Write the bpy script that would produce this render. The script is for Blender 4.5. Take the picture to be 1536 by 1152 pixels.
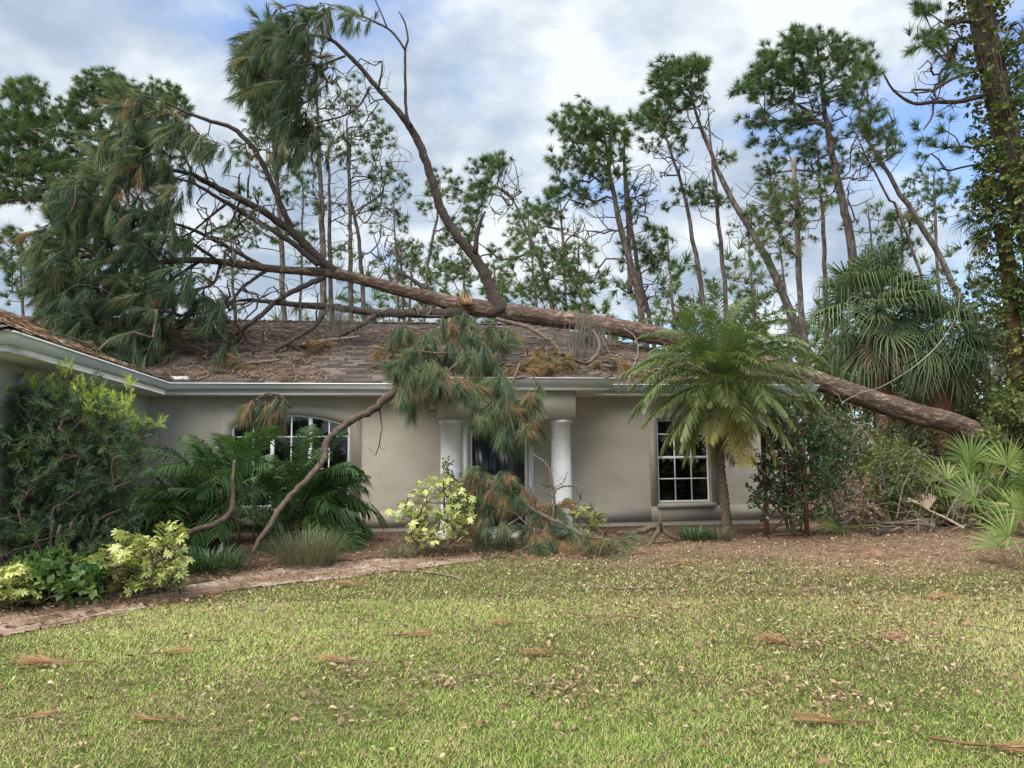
import bpy, math, random
import numpy as np
from mathutils import Matrix, Vector

for o in list(bpy.data.objects):
    bpy.data.objects.remove(o)
scene = bpy.context.scene
COL = scene.collection
rnd = random.Random(7)
R = np.random.default_rng(11)
rad = math.radians

# ------------------------------------------------------------------ camera
CAM = np.array([0.0, 0.0, 1.33])
PITCH, ROLL, FPX = rad(5.66), rad(0.6), 1150.0
_r = np.array([1.0, 0, 0])
_u = np.array([0, -math.sin(PITCH), math.cos(PITCH)])
FW = np.array([0, math.cos(PITCH), math.sin(PITCH)])
RT = _r * math.cos(ROLL) - _u * math.sin(ROLL)
UP = _u * math.cos(ROLL) + _r * math.sin(ROLL)
cam = bpy.data.cameras.new('camera')
cam.sensor_width = 36.0
cam.lens = 36.0 * FPX / 1536.0
cam.clip_start, cam.clip_end = 0.1, 3000
camo = bpy.data.objects.new('camera', cam)
COL.objects.link(camo)
m = Matrix.Identity(4)
for i in range(3):
    m[i][0], m[i][1], m[i][2], m[i][3] = RT[i], UP[i], -FW[i], CAM[i]
camo.matrix_world = m
scene.camera = camo

# ------------------------------------------------------------------ light
SUNV = Vector((-0.36, -0.40, 0.84)).normalized()
world = bpy.data.worlds.new('World')
scene.world = world
world.use_nodes = True
sun = bpy.data.lights.new('sun', 'SUN')
sun.energy, sun.angle, sun.color = 3.0, rad(75), (1.0, 0.955, 0.88)
suno = bpy.data.objects.new('sun', sun)
COL.objects.link(suno)
suno.rotation_euler = SUNV.to_track_quat('Z', 'Y').to_euler()
suno.location = (-10, 20, 30)
vs = scene.view_settings
vs.view_transform, vs.look, vs.gamma, vs.exposure = 'Standard', 'None', 1.0, 1.33
vs.use_curve_mapping = False


class NT:
    """small helper round a node tree"""
    def __init__(s, tree):
        s.t = tree
        tree.nodes.clear()

    def n(s, kind, ins=None, **kw):
        nd = s.t.nodes.new(kind)
        for k, v in kw.items():
            setattr(nd, k, v)
        for k, v in (ins or {}).items():
            if isinstance(v, bpy.types.NodeSocket):
                s.t.links.new(v, nd.inputs[k])
            else:
                nd.inputs[k].default_value = v
        return nd

    def math(s, op, a, b=0.0, c=0.0):
        nd = s.n('ShaderNodeMath', {0: a, 1: b, 2: c}, operation=op)
        return nd.outputs[0]

    def ramp(s, fac, stops, mode='LINEAR'):
        nd = s.n('ShaderNodeValToRGB', {'Fac': fac})
        cr = nd.color_ramp
        cr.interpolation = mode
        while len(cr.elements) < len(stops):
            cr.elements.new(0.5)
        for e, (p, c) in zip(cr.elements, stops):
            e.position = p
            e.color = (c[0], c[1], c[2], 1) if not isinstance(c, (int, float)) else (c, c, c, 1)
        return nd.outputs['Color']

    def noise(s, vec, scale, detail=4.0, rough=0.55, dist=0.0):
        nd = s.n('ShaderNodeTexNoise', {'Scale': scale, 'Detail': detail, 'Roughness': rough, 'Distortion': dist})
        if vec is not None:
            s.t.links.new(vec, nd.inputs['Vector'])
        return nd.outputs['Fac']

    def mix(s, f, a, b, mode='MIX'):
        nd = s.n('ShaderNodeMix', data_type='RGBA', blend_type=mode)
        for k, v in ((0, f), (6, a), (7, b)):
            if isinstance(v, bpy.types.NodeSocket):
                s.t.links.new(v, nd.inputs[k])
            else:
                nd.inputs[k].default_value = v if k == 0 else (*v, 1)
        return nd.outputs[2]


# sky: Nishita blue with a broken layer of cloud
w = NT(world.node_tree)
tc = w.n('ShaderNodeTexCoord').outputs['Generated']
sky = w.n('ShaderNodeTexSky', sky_type='NISHITA', sun_disc=False)
sky.sun_elevation = math.asin(SUNV.z)
sky.sun_rotation = math.atan2(SUNV.x, SUNV.y)
sky.air_density, sky.dust_density, sky.ozone_density = 1.0, 0.6, 2.0
sep = w.n('ShaderNodeSeparateXYZ', {0: tc})
zz = w.math('ADD', w.math('MAXIMUM', sep.outputs[2], 0.0), 0.32)
cx, cy = w.math('DIVIDE', sep.outputs[0], zz), w.math('DIVIDE', sep.outputs[1], zz)
SKY_OFF = (5.7, 19.1, 0.0)
pl = w.n('ShaderNodeCombineXYZ', {0: w.math('ADD', cx, SKY_OFF[0]), 1: w.math('ADD', cy, SKY_OFF[1]), 2: 0.4}).outputs[0]
n1 = w.noise(pl, 1.7, 9.0, 0.55, 0.0)
n2 = w.noise(pl, 3.9, 8.0, 0.54, 0.1)
n3 = w.noise(pl, 0.8, 3.0, 0.5, 0.0)
# thinner cover towards the east, where the cloud bank ends
cover = w.math('SUBTRACT', w.math('ADD', n1, 0.105), w.math('MULTIPLY', cx, 0.07))
mask = w.ramp(cover, [(0.45, 0.08), (0.59, 1.0)], 'EASE')
shade = w.math('ADD', w.math('MULTIPLY', n2, 0.75), w.math('MULTIPLY', n3, 0.45))
cloud = w.ramp(shade, [(0.50, (1.8, 2.25, 2.85)), (0.56, (2.3, 2.7, 3.2)), (0.62, (2.9, 3.25, 3.6)), (0.69, (3.85, 4.05, 4.2))])
blue = w.mix(1.0, sky.outputs[0], (0.88, 0.96, 1.12), 'MULTIPLY')
colr = w.mix(mask, blue, cloud)
bg = w.n('ShaderNodeBackground', {'Color': colr, 'Strength': 0.1})
w.n('ShaderNodeOutputWorld', {'Surface': bg.outputs[0]})


# ------------------------------------------------------------------ pixels to places
def ray(px, py):
    return FW + RT * ((px - 768) / FPX) + UP * ((576 - py) / FPX)


def P(px, py, Y):
    d = ray(px, py)
    return CAM + d * (Y / d[1])


def gz(x, y):
    """height of the ground"""
    t = np.clip(np.asarray(y, float) / 12.5, -0.6, 1.0)
    s = t * t * (3 - 2 * t) * 0.4 + t * 0.6
    b = 0.02 * np.sin(np.asarray(x) * 0.9 + 1.3) * np.sin(np.asarray(y) * 0.8)
    return -0.27 + 0.27 * s + b


def G(px, py):
    d = ray(px, py)
    t = -1.4 / min(d[2], -0.02)
    for _ in range(30):
        p = CAM + d * t
        t = (gz(p[0], p[1]) - CAM[2]) / min(d[2], -0.02)
    p = CAM + d * t
    return np.array([p[0], p[1], float(gz(p[0], p[1]))])


YAW = rad(8.0)
_c1 = P(255, 574, 13.5)
HO = np.array([_c1[0] - 0.565, _c1[1] + 0.4255, 0.0])       # inside corner of the walls
HU = np.array([math.cos(YAW), math.sin(YAW), 0])
HV = np.array([-math.sin(YAW), math.cos(YAW), 0])
EZ, SL = 2.76, 0.42                                           # eave height, roof slope


def H(u, v, z):
    return HO + HU * u + HV * v + np.array([0, 0, z])


def to_uv(p):
    d = np.asarray(p) - HO
    return float(d @ HU), float(d @ HV)


def facade(px, py, v=0.0):
    """pixel to (u, z) on the wall plane v"""
    d = ray(px, py)
    t = (v - (CAM - HO) @ HV) / (d @ HV)
    p = CAM + d * t
    return to_uv(p)[0], p[2]


PA, PB, PV = facade(600, 600, -1.6)[0], facade(918, 575, -1.6)[0], -1.6   # porch roof


def roof_z(u, v):
    dm = min(v + 0.45, 9 - v, 12.75 - u, u + 9)
    dw = min(u + 9, 0.45 - u, v + 6.0)
    dp = min(u - PA, PB - u, v - PV) if v < 1.5 else -1
    d = max(min(dm, 4.72), min(dw, 4.72), dp)
    return EZ + SL * d if d > 0 else -1.0


# ------------------------------------------------------------------ mesh building
class MB:
    def __init__(s):
        s.v, s.var, s.q, s.t, s.qm, s.tm, s.n = [], [], [], [], [], [], 0

    def add(s, V, quads=None, tris=None, var=0.5, m=0):
        V = np.asarray(V, float).reshape(-1, 3)
        if not len(V):
            return s
        s.v.append(V)
        va = np.asarray(var, float)
        s.var.append(np.full(len(V), float(va)) if va.ndim == 0 else va)
        if quads is not None and len(quads):
            q = np.asarray(quads, np.int64) + s.n
            s.q.append(q)
            s.qm.append(np.full(len(q), m))
        if tris is not None and len(tris):
            t = np.asarray(tris, np.int64) + s.n
            s.t.append(t)
            s.tm.append(np.full(len(t), m))
        s.n += len(V)
        return s

    def box(s, lo, hi, var=0.5, m=0):
        x0, y0, z0 = lo
        x1, y1, z1 = hi
        V = [(x0, y0, z0), (x1, y0, z0), (x1, y1, z0), (x0, y1, z0), (x0, y0, z1), (x1, y0, z1), (x1, y1, z1), (x0, y1, z1)]
        return s.add(V, [(0, 3, 2, 1), (4, 5, 6, 7), (0, 1, 5, 4), (1, 2, 6, 5), (2, 3, 7, 6), (3, 0, 4, 7)], var=var, m=m)

    def tube(s, pts, rads, k=6, var=0.5, m=0, rough=0.0, cap=True):
        P_ = np.asarray(pts, float)
        n = len(P_)
        if n < 2:
            return s
        rr = np.broadcast_to(np.asarray(rads, float), (n,))
        T = np.gradient(P_, axis=0)
        T /= np.linalg.norm(T, axis=1, keepdims=True) + 1e-9
        mt = np.abs(P_[-1] - P_[0])
        ref = np.zeros(3)
        ref[int(np.argmin(mt))] = 1.0
        A = np.cross(T, ref)
        A /= np.linalg.norm(A, axis=1, keepdims=True) + 1e-9
        B = np.cross(T, A)
        ang = np.arange(k) * 2 * np.pi / k
        rad_ = np.repeat(rr[:, None], k, 1)
        if rough:
            rad_ = rad_ * (1 + rough * R.normal(size=(n, k)))
        V = P_[:, None, :] + rad_[..., None] * (np.cos(ang)[None, :, None] * A[:, None, :] + np.sin(ang)[None, :, None] * B[:, None, :])
        V = V.reshape(-1, 3)
        i = np.arange(n - 1)[:, None] * k
        j = np.arange(k)[None, :]
        j2 = (j + 1) % k
        Q = np.stack([i + j, i + j2, i + k + j2, i + k + j], -1).reshape(-1, 4)
        tr = None
        if cap:
            V = np.vstack([V, P_[:1], P_[-1:]])
            c0, c1 = n * k, n * k + 1
            a = np.arange(k)
            b = (a + 1) % k
            tr = np.vstack([np.stack([np.full(k, c0), b, a], -1), np.stack([np.full(k, c1), (n - 1) * k + a, (n - 1) * k + b], -1)])
        return s.add(V, Q, tr, var=var, m=m)

    def inst(s, tmpl, locs, rots, scales, var, m=0):
        """tmpl = (V, quads, tris, tvar); rots (n,3,3); joined copies"""
        V0, Q0, T0, tv = tmpl
        n = len(locs)
        if n == 0:
            return s
        k = len(V0)
        V = np.einsum('nij,kj->nki', np.asarray(rots), V0) * np.asarray(scales).reshape(-1, 1, 1) + np.asarray(locs)[:, None, :]
        off = (np.arange(n) * k)[:, None, None]
        Q = (Q0[None] + off).reshape(-1, 4) if len(Q0) else None
        T = (T0[None] + off).reshape(-1, 3) if len(T0) else None
        vv = (np.asarray(var).reshape(-1, 1) + tv[None, :]).reshape(-1)
        return s.add(V.reshape(-1, 3), Q, T, var=vv, m=m)

    def tmpl(s):
        V = np.vstack(s.v)
        Q = np.vstack(s.q) if s.q else np.zeros((0, 4), np.int64)
        T = np.vstack(s.t) if s.t else np.zeros((0, 3), np.int64)
        return V, Q, T, np.concatenate(s.var)

    def mesh(s, name, mats, origin=None, smooth=False):
        V = np.vstack(s.v)
        if origin is not None:
            V = V - np.asarray(origin, float)
        q = np.vstack(s.q) if s.q else np.zeros((0, 4), np.int64)
        t = np.vstack(s.t) if s.t else np.zeros((0, 3), np.int64)
        me = bpy.data.meshes.new(name)
        me.vertices.add(len(V))
        me.vertices.foreach_set('co', V.astype(np.float32).ravel())
        loops = np.concatenate([q.ravel(), t.ravel()]).astype(np.int32)
        me.loops.add(len(loops))
        me.loops.foreach_set('vertex_index', loops)
        tot = np.concatenate([np.full(len(q), 4), np.full(len(t), 3)]).astype(np.int32)
        st = np.concatenate([[0], np.cumsum(tot)[:-1]]).astype(np.int32)
        me.polygons.add(len(tot))
        me.polygons.foreach_set('loop_start', st)
        mi = np.concatenate([np.concatenate(s.qm) if s.qm else [], np.concatenate(s.tm) if s.tm else []]).astype(np.int32)
        me.polygons.foreach_set('material_index', mi)
        if smooth:
            me.polygons.foreach_set('use_smooth', np.ones(len(tot), bool))
        at = me.attributes.new('var', 'FLOAT', 'POINT')
        at.data.foreach_set('value', np.concatenate(s.var).astype(np.float32))
        for mm in (mats if isinstance(mats, (list, tuple)) else [mats]):
            me.materials.append(mm)
        me.update(calc_edges=True)
        return me

    def build(s, name, mats, parent=None, smooth=False, local=False, origin=None):
        org = origin
        if parent is not None and not local:
            org = np.array(parent_origin(parent))
        me = s.mesh(name, mats, org, smooth)
        o = bpy.data.objects.new(name, me)
        COL.objects.link(o)
        if parent is not None:
            o.parent = parent
        elif origin is not None:
            o.location = tuple(origin)
        return o


def parent_origin(o):
    L = Vector((0, 0, 0))
    while o is not None:
        L = L + o.location
        o = o.parent
    return L


def tag(o, label=None, cat=None, group=None, kind=None):
    if label:
        o['label'] = label
    if cat:
        o['category'] = cat
    if group:
        o['group'] = group
    if kind:
        o['kind'] = kind
    return o


def empty(name, loc, label, cat, group=None, rz=0.0):
    o = bpy.data.objects.new(name, None)
    COL.objects.link(o)
    o.empty_display_size = 0.2
    o.location = tuple(float(a) for a in loc)
    o.rotation_euler = (0, 0, rz)
    return tag(o, label, cat, group)


def place(name, me, loc, parent=None, rot=(0, 0, 0), sc=1.0):
    o = bpy.data.objects.new(name, me)
    COL.objects.link(o)
    if parent is not None:
        loc = np.asarray(loc, float) - np.array(parent_origin(parent))
        o.parent = parent
    o.location = tuple(float(a) for a in loc)
    o.rotation_euler = rot
    o.scale = (sc, sc, sc)
    return o


def rotz(a):
    a = np.asarray(a, float)
    c, s_ = np.cos(a), np.sin(a)
    z, o = np.zeros_like(c), np.ones_like(c)
    return np.stack([np.stack([c, -s_, z], -1), np.stack([s_, c, z], -1), np.stack([z, z, o], -1)], -2)


def align(d, roll=None):
    """rotation matrices taking +x to d (n,3), z roughly up"""
    d = np.asarray(d, float)
    d = d / (np.linalg.norm(d, axis=1, keepdims=True) + 1e-9)
    up = np.tile([0, 0, 1.0], (len(d), 1)) + R.normal(size=d.shape) * 0.05
    y = np.cross(up, d)
    y /= np.linalg.norm(y, axis=1, keepdims=True) + 1e-9
    z = np.cross(d, y)
    if roll is not None:
        c, s_ = np.cos(roll)[:, None], np.sin(roll)[:, None]
        y, z = y * c + z * s_, z * c - y * s_
    return np.stack([d, y, z], -1)


def vnoise(x, y, sc, seed=0):
    """cheap smooth value noise in 0..1"""
    g = np.random.default_rng(seed).random((64, 64))
    x, y = np.asarray(x) * sc + 31.7, np.asarray(y) * sc + 17.3
    i, j = np.floor(x).astype(int), np.floor(y).astype(int)
    fx, fy = x - i, y - j
    fx, fy = fx * fx * (3 - 2 * fx), fy * fy * (3 - 2 * fy)
    a, b = g[i % 64, j % 64], g[(i + 1) % 64, j % 64]
    c, d = g[i % 64, (j + 1) % 64], g[(i + 1) % 64, (j + 1) % 64]
    return (a * (1 - fx) + b * fx) * (1 - fy) + (c * (1 - fx) + d * fx) * fy


def fbm(x, y, sc, seed=0):
    return 0.55 * vnoise(x, y, sc, seed) + 0.3 * vnoise(x, y, sc * 2.3, seed + 1) + 0.15 * vnoise(x, y, sc * 5.1, seed + 2)


# ------------------------------------------------------------------ materials
def newmat(name):
    mt = bpy.data.materials.new(name)
    mt.use_nodes = True
    return mt, NT(mt.node_tree)


def leafmat(name, stops, rough=0.5, trans=0.3, spec=0.35, objvar=0.0):
    """leaf colour from the 'var' attribute; light passes through"""
    mt, t = newmat(name)
    f = t.n('ShaderNodeAttribute', attribute_name='var').outputs['Fac']
    if objvar:
        oi = t.n('ShaderNodeObjectInfo').outputs['Random']
        f = t.math('ADD', f, t.math('MULTIPLY', t.math('SUBTRACT', oi, 0.5), objvar))
    c = t.ramp(f, stops)
    p = t.n('ShaderNodeBsdfPrincipled', {'Base Color': c, 'Roughness': rough, 'Specular IOR Level': spec})
    if trans:
        tr = t.n('ShaderNodeBsdfTranslucent', {'Color': t.mix(1.0, c, (1.15, 1.2, 0.75), 'MULTIPLY')})
        sh = t.n('ShaderNodeMixShader', {0: trans, 1: p.outputs[0], 2: tr.outputs[0]})
        t.n('ShaderNodeOutputMaterial', {'Surface': sh.outputs[0]})
    else:
        t.n('ShaderNodeOutputMaterial', {'Surface': p.outputs[0]})
    return mt


def solid(name, stops, scale=6.0, rough=0.8, bump=0.0, bscale=40.0, spec=0.3, detail=5.0, usevar=0.0, metal=0.0, stretch=None, bdist=0.01):
    """mottled surface in object space with a fine relief"""
    mt, t = newmat(name)
    co = t.n('ShaderNodeTexCoord').outputs['Object']
    if stretch:
        co = t.n('ShaderNodeMapping', {'Vector': co, 'Scale': stretch}).outputs[0]
    f = t.noise(co, scale, detail, 0.6)
    if usevar:
        a = t.n('ShaderNodeAttribute', attribute_name='var').outputs['Fac']
        f = t.math('ADD', f, t.math('MULTIPLY', t.math('SUBTRACT', a, 0.5), usevar))
    c = t.ramp(f, stops)
    ins = {'Base Color': c, 'Roughness': rough, 'Specular IOR Level': spec, 'Metallic': metal}
    if bump:
        h = t.noise(co, bscale, 6.0, 0.6)
        ins['Normal'] = t.n('ShaderNodeBump', {'Strength': bump, 'Distance': bdist, 'Height': h}).outputs[0]
    p = t.n('ShaderNodeBsdfPrincipled', ins)
    t.n('ShaderNodeOutputMaterial', {'Surface': p.outputs[0]})
    return mt


def barkmat(name, dark, mid, light, scale=7.0, along=(1, 1, 1), bump=0.9):
    """flaky pine bark: uneven plates with soft dark furrows"""
    mt, t = newmat(name)
    co = t.n('ShaderNodeTexCoord').outputs['Object']
    mp = t.n('ShaderNodeMapping', {'Vector': co, 'Scale': along}).outputs[0]
    wn = t.n('ShaderNodeTexNoise', {'Vector': mp, 'Scale': scale * 0.9, 'Detail': 5.0}).outputs['Color']
    wob = t.n('ShaderNodeMix', {0: 0.30, 4: mp, 5: wn}, data_type='VECTOR').outputs[1]
    vo = t.n('ShaderNodeTexVoronoi', {'Vector': wob, 'Scale': scale * 1.6}, feature='F1').outputs['Distance']
    fur = t.noise(mp, scale * 1.3, 8.0, 0.68, 0.6)
    nz = t.noise(co, scale * 6, 6.0, 0.7)
    big = t.noise(co, 1.7, 4.0, 0.6)
    crack = t.ramp(t.math('ADD', t.math('MULTIPLY', fur, 0.7), t.math('MULTIPLY', t.math('SUBTRACT', 0.75, vo), 0.45)), [(0.40, 0.0), (0.58, 1.0)])
    tone = t.math('ADD', t.math('MULTIPLY', nz, 0.75), t.math('MULTIPLY', t.math('SUBTRACT', big, 0.36), 0.9))
    c = t.ramp(tone, [(0.28, mid), (0.62, light), (0.85, tuple(min(1, a * 1.25) for a in light))])
    c = t.mix(t.math('ADD', t.math('MULTIPLY', crack, 0.75), 0.25), dark, c)
    h = t.math('ADD', crack, t.math('MULTIPLY', nz, 0.7))
    nrm = t.n('ShaderNodeBump', {'Strength': bump, 'Distance': 0.03, 'Height': h}).outputs[0]
    p = t.n('ShaderNodeBsdfPrincipled', {'Base Color': c, 'Roughness': 0.9, 'Specular IOR Level': 0.15, 'Normal': nrm})
    t.n('ShaderNodeOutputMaterial', {'Surface': p.outputs[0]})
    return mt


M = {}
M['bark'] = barkmat('pine_bark', (0.055, 0.036, 0.028), (0.15, 0.10, 0.076), (0.31, 0.225, 0.175), 9.0, (0.4, 1, 1))
M['limb'] = barkmat('limb_bark', (0.05, 0.04, 0.034), (0.10, 0.078, 0.064), (0.20, 0.16, 0.135), 14.0)
M['bgbark'] = barkmat('standing_pine_bark', (0.055, 0.046, 0.04), (0.12, 0.098, 0.086), (0.23, 0.195, 0.172), 6.0, (1, 1, 0.4), 0.6)
M['twig'] = solid('twig_bark', [(0.3, (0.06, 0.045, 0.035)), (0.7, (0.15, 0.115, 0.09))], 12.0, 0.9)
M['deadtwig'] = solid('dead_twig', [(0.3, (0.11, 0.085, 0.068)), (0.7, (0.23, 0.19, 0.155))], 12.0, 0.9)
M['stick'] = barkmat('broken_limb_bark', (0.08, 0.055, 0.042), (0.20, 0.145, 0.11), (0.36, 0.28, 0.22), 18.0)
M['rawwood'] = solid('torn_wood', [(0.3, (0.26, 0.15, 0.07)), (0.7, (0.42, 0.27, 0.14))], 30.0, 0.8, 0.5, 60)
M['needle'] = leafmat('pine_needles', [(0.0, (0.038, 0.07, 0.046)), (0.45, (0.082, 0.132, 0.072)), (0.8, (0.19, 0.225, 0.115)), (0.9, (0.20, 0.20, 0.095)), (0.97, (0.29, 0.18, 0.10))], 0.55, 0.34, 0.25)
M['bgneedle'] = leafmat('standing_pine_needles', [(0.0, (0.035, 0.07, 0.026)), (0.5, (0.078, 0.14, 0.048)), (0.85, (0.15, 0.20, 0.07)), (0.95, (0.22, 0.19, 0.09))], 0.6, 0.35, 0.2)
M['brownneedle'] = leafmat('dead_needles', [(0.0, (0.13, 0.078, 0.05)), (0.5, (0.235, 0.148, 0.098)), (1.0, (0.36, 0.265, 0.19))], 0.7, 0.1, 0.2)
M['rust'] = leafmat('rust_needles', [(0.0, (0.16, 0.09, 0.05)), (0.5, (0.36, 0.205, 0.105)), (1.0, (0.52, 0.34, 0.19))], 0.7, 0.1, 0.2)
M['moss'] = leafmat('hanging_moss', [(0.0, (0.13, 0.115, 0.095)), (1.0, (0.26, 0.24, 0.21))], 0.9, 0.2, 0.1)
M['pygmy'] = leafmat('date_palm_leaf', [(0.0, (0.055, 0.095, 0.035)), (0.45, (0.115, 0.16, 0.055)), (0.62, (0.20, 0.215, 0.07)), (0.78, (0.32, 0.27, 0.07)), (0.95, (0.42, 0.24, 0.08))], 0.4, 0.3, 0.45, 0.12)
M['deadfrond'] = leafmat('dead_palm_frond', [(0.0, (0.17, 0.12, 0.085)), (1.0, (0.38, 0.29, 0.21))], 0.8, 0.15, 0.2, 0.5)
M['bamboo'] = leafmat('clump_palm_leaf', [(0.0, (0.028, 0.065, 0.022)), (0.5, (0.06, 0.12, 0.038)), (1.0, (0.14, 0.22, 0.065))], 0.4, 0.3, 0.3, 0.8)
M['sabal'] = leafmat('fan_palm_leaf', [(0.0, (0.04, 0.07, 0.035)), (0.5, (0.085, 0.125, 0.058)), (1.0, (0.17, 0.20, 0.095))], 0.5, 0.25, 0.25, 0.6)
M['palmetto'] = leafmat('palmetto_leaf', [(0.0, (0.06, 0.11, 0.03)), (0.5, (0.14, 0.20, 0.055)), (1.0, (0.30, 0.34, 0.12))], 0.5, 0.3, 0.2, 0.8)
M['podo'] = leafmat('yew_pine_leaf', [(0.0, (0.04, 0.07, 0.04)), (0.5, (0.08, 0.13, 0.066)), (0.72, (0.13, 0.19, 0.07)), (0.82, (0.27, 0.38, 0.055)), (1.0, (0.44, 0.52, 0.10))], 0.5, 0.3, 0.3)
M['scheff'] = leafmat('variegated_leaf', [(0.0, (0.05, 0.10, 0.03)), (0.35, (0.12, 0.19, 0.05)), (0.55, (0.38, 0.42, 0.12)), (1.0, (0.62, 0.60, 0.26))], 0.35, 0.25, 0.45, 0.35)
M['vine'] = leafmat('vine_leaf', [(0.0, (0.04, 0.085, 0.025)), (0.5, (0.08, 0.15, 0.04)), (1.0, (0.20, 0.26, 0.08))], 0.45, 0.3, 0.4)
M['ivy'] = leafmat('climbing_vine_leaf', [(0.0, (0.045, 0.075, 0.025)), (0.5, (0.10, 0.135, 0.04)), (0.8, (0.20, 0.22, 0.07)), (1.0, (0.30, 0.24, 0.10))], 0.5, 0.35, 0.35)
M['camellia'] = leafmat('glossy_shrub_leaf', [(0.0, (0.018, 0.045, 0.018)), (0.5, (0.04, 0.085, 0.03)), (1.0, (0.095, 0.155, 0.05))], 0.32, 0.2, 0.5)
M['brush'] = leafmat('brush_leaf', [(0.0, (0.05, 0.065, 0.032)), (0.5, (0.105, 0.12, 0.055)), (1.0, (0.21, 0.20, 0.09))], 0.55, 0.3, 0.3)
M['strap'] = leafmat('strap_leaf', [(0.0, (0.03, 0.07, 0.03)), (0.5, (0.06, 0.12, 0.045)), (1.0, (0.15, 0.22, 0.09))], 0.4, 0.25, 0.45)
M['muhly'] = leafmat('fine_grass_leaf', [(0.0, (0.08, 0.09, 0.055)), (0.5, (0.135, 0.145, 0.085)), (1.0, (0.25, 0.22, 0.13))], 0.6, 0.25, 0.3)
M['grass'] = leafmat('lawn_blade', [(0.0, (0.11, 0.20, 0.03)), (0.4, (0.29, 0.42, 0.075)), (0.66, (0.51, 0.61, 0.17)), (0.80, (0.62, 0.54, 0.30)), (1.0, (0.52, 0.39, 0.24))], 0.55, 0.35, 0.3)
M['deadleaf'] = leafmat('fallen_leaf', [(0.0, (0.12, 0.07, 0.042)), (0.5, (0.24, 0.155, 0.098)), (0.8, (0.34, 0.245, 0.16)), (1.0, (0.46, 0.36, 0.25))], 0.85, 0.15, 0.25, 0.8)
M['fuzz'] = solid('palm_trunk_fibre', [(0.3, (0.05, 0.035, 0.025)), (0.7, (0.15, 0.11, 0.08))], 25.0, 0.95, 0.8, 60)
M['redtrunk'] = solid('fan_palm_trunk', [(0.3, (0.07, 0.035, 0.022)), (0.7, (0.19, 0.095, 0.06))], 10.0, 0.95, 0.8, 30)

# house finishes
M['stucco'] = solid('beige_stucco', [(0.30, (0.395, 0.36, 0.292)), (0.5, (0.45, 0.412, 0.34)), (0.72, (0.495, 0.457, 0.382))], 2.2, 0.9, 0.8, 32.0, 0.2, 7.0, bdist=0.015, stretch=(0.7, 1, 0.9))
M['band'] = solid('taupe_trim', [(0.25, (0.34, 0.31, 0.26)), (0.75, (0.40, 0.365, 0.305))], 2.0, 0.85, 0.15, 60.0, 0.2)
M['column'] = solid('white_textured_column', [(0.3, (0.70, 0.72, 0.75)), (0.7, (0.82, 0.83, 0.85))], 9.0, 0.8, 0.9, 42.0, 0.25, bdist=0.015)
M['gutter'] = solid('painted_gutter', [(0.3, (0.58, 0.585, 0.58)), (0.75, (0.74, 0.745, 0.74))], 2.5, 0.45, 0.0, spec=0.5, stretch=(0.4, 0.4, 3))
M['soffit'] = solid('soffit_board', [(0.3, (0.55, 0.53, 0.48)), (0.7, (0.64, 0.62, 0.57))], 2.0, 0.8)
M['white'] = solid('white_frame', [(0.3, (0.72, 0.73, 0.74)), (0.7, (0.82, 0.82, 0.82))], 4.0, 0.45, spec=0.4)
M['blind'] = solid('window_blind', [(0.3, (0.05, 0.042, 0.036)), (0.7, (0.085, 0.072, 0.06))], 3.0, 0.6)
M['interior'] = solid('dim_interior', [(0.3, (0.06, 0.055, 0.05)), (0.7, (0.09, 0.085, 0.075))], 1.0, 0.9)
M['door'] = solid('dark_door', [(0.3, (0.022, 0.027, 0.037)), (0.7, (0.026, 0.031, 0.042))], 3.0, 0.25, spec=0.5)
M['concrete'] = solid('concrete', [(0.3, (0.38, 0.36, 0.33)), (0.7, (0.50, 0.48, 0.45))], 3.0, 0.9, 0.3, 50)
M['shingle'] = solid('asphalt_shingle', [(0.2, (0.055, 0.045, 0.04)), (0.5, (0.10, 0.08, 0.071)), (0.8, (0.16, 0.13, 0.115))], 22.0, 0.95, 0.5, 160.0, 0.15, usevar=0.8)
M['trellis'] = solid('stained_trellis', [(0.3, (0.075, 0.032, 0.022)), (0.7, (0.14, 0.065, 0.045))], 9.0, 0.8, 0.3, 60, stretch=(1, 1, 0.2))
M['rope'] = solid('grey_vine', [(0.3, (0.14, 0.13, 0.12)), (0.7, (0.25, 0.235, 0.22))], 15.0, 0.9)
mt, t = newmat('window_glass')
fr = t.n('ShaderNodeFresnel', {'IOR': 1.5}).outputs[0]
gl = t.n('ShaderNodeBsdfGlossy', {'Color': (1, 1, 1, 1), 'Roughness': 0.03})
tp = t.n('ShaderNodeBsdfTransparent', {'Color': (0.40, 0.43, 0.45, 1)})
t.n('ShaderNodeOutputMaterial', {'Surface': t.n('ShaderNodeMixShader', {0: t.math('MULTIPLY', fr, 1.9), 1: tp.outputs[0], 2: gl.outputs[0]}).outputs[0]})
M['glass'] = mt

# ------------------------------------------------------------------ ground
PATH_LO = [(-160, 985), (0, 958), (90, 940), (180, 920), (270, 900), (360, 884), (470, 871), (600, 858), (720, 842)]
PATH_HI = [(-160, 950), (0, 925), (90, 912), (180, 903), (270, 882), (360, 862), (470, 848), (600, 838), (720, 834)]
plo = np.array([G(*q) for q in PATH_LO])
phi_ = np.array([G(*q) for q in PATH_HI])


def path_lo_y(x):
    return np.interp(x, plo[:, 0], plo[:, 1])


def litter_mask(x, y):
    """0 lawn .. 1 bare litter: near the house and to the right under the trees"""
    x, y = np.asarray(x, float), np.asarray(y, float)
    edge = np.interp(x, [-8, -3, -0.6, 0.5, 3, 6, 9, 14], [8.6, 9.6, 10.6, 9.4, 8.0, 6.8, 6.0, 5.6])
    n = (fbm(x, y, 0.7, 5) - 0.5) * 4.2
    return np.clip((y - edge + n) / 5.0, 0, 1)


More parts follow.
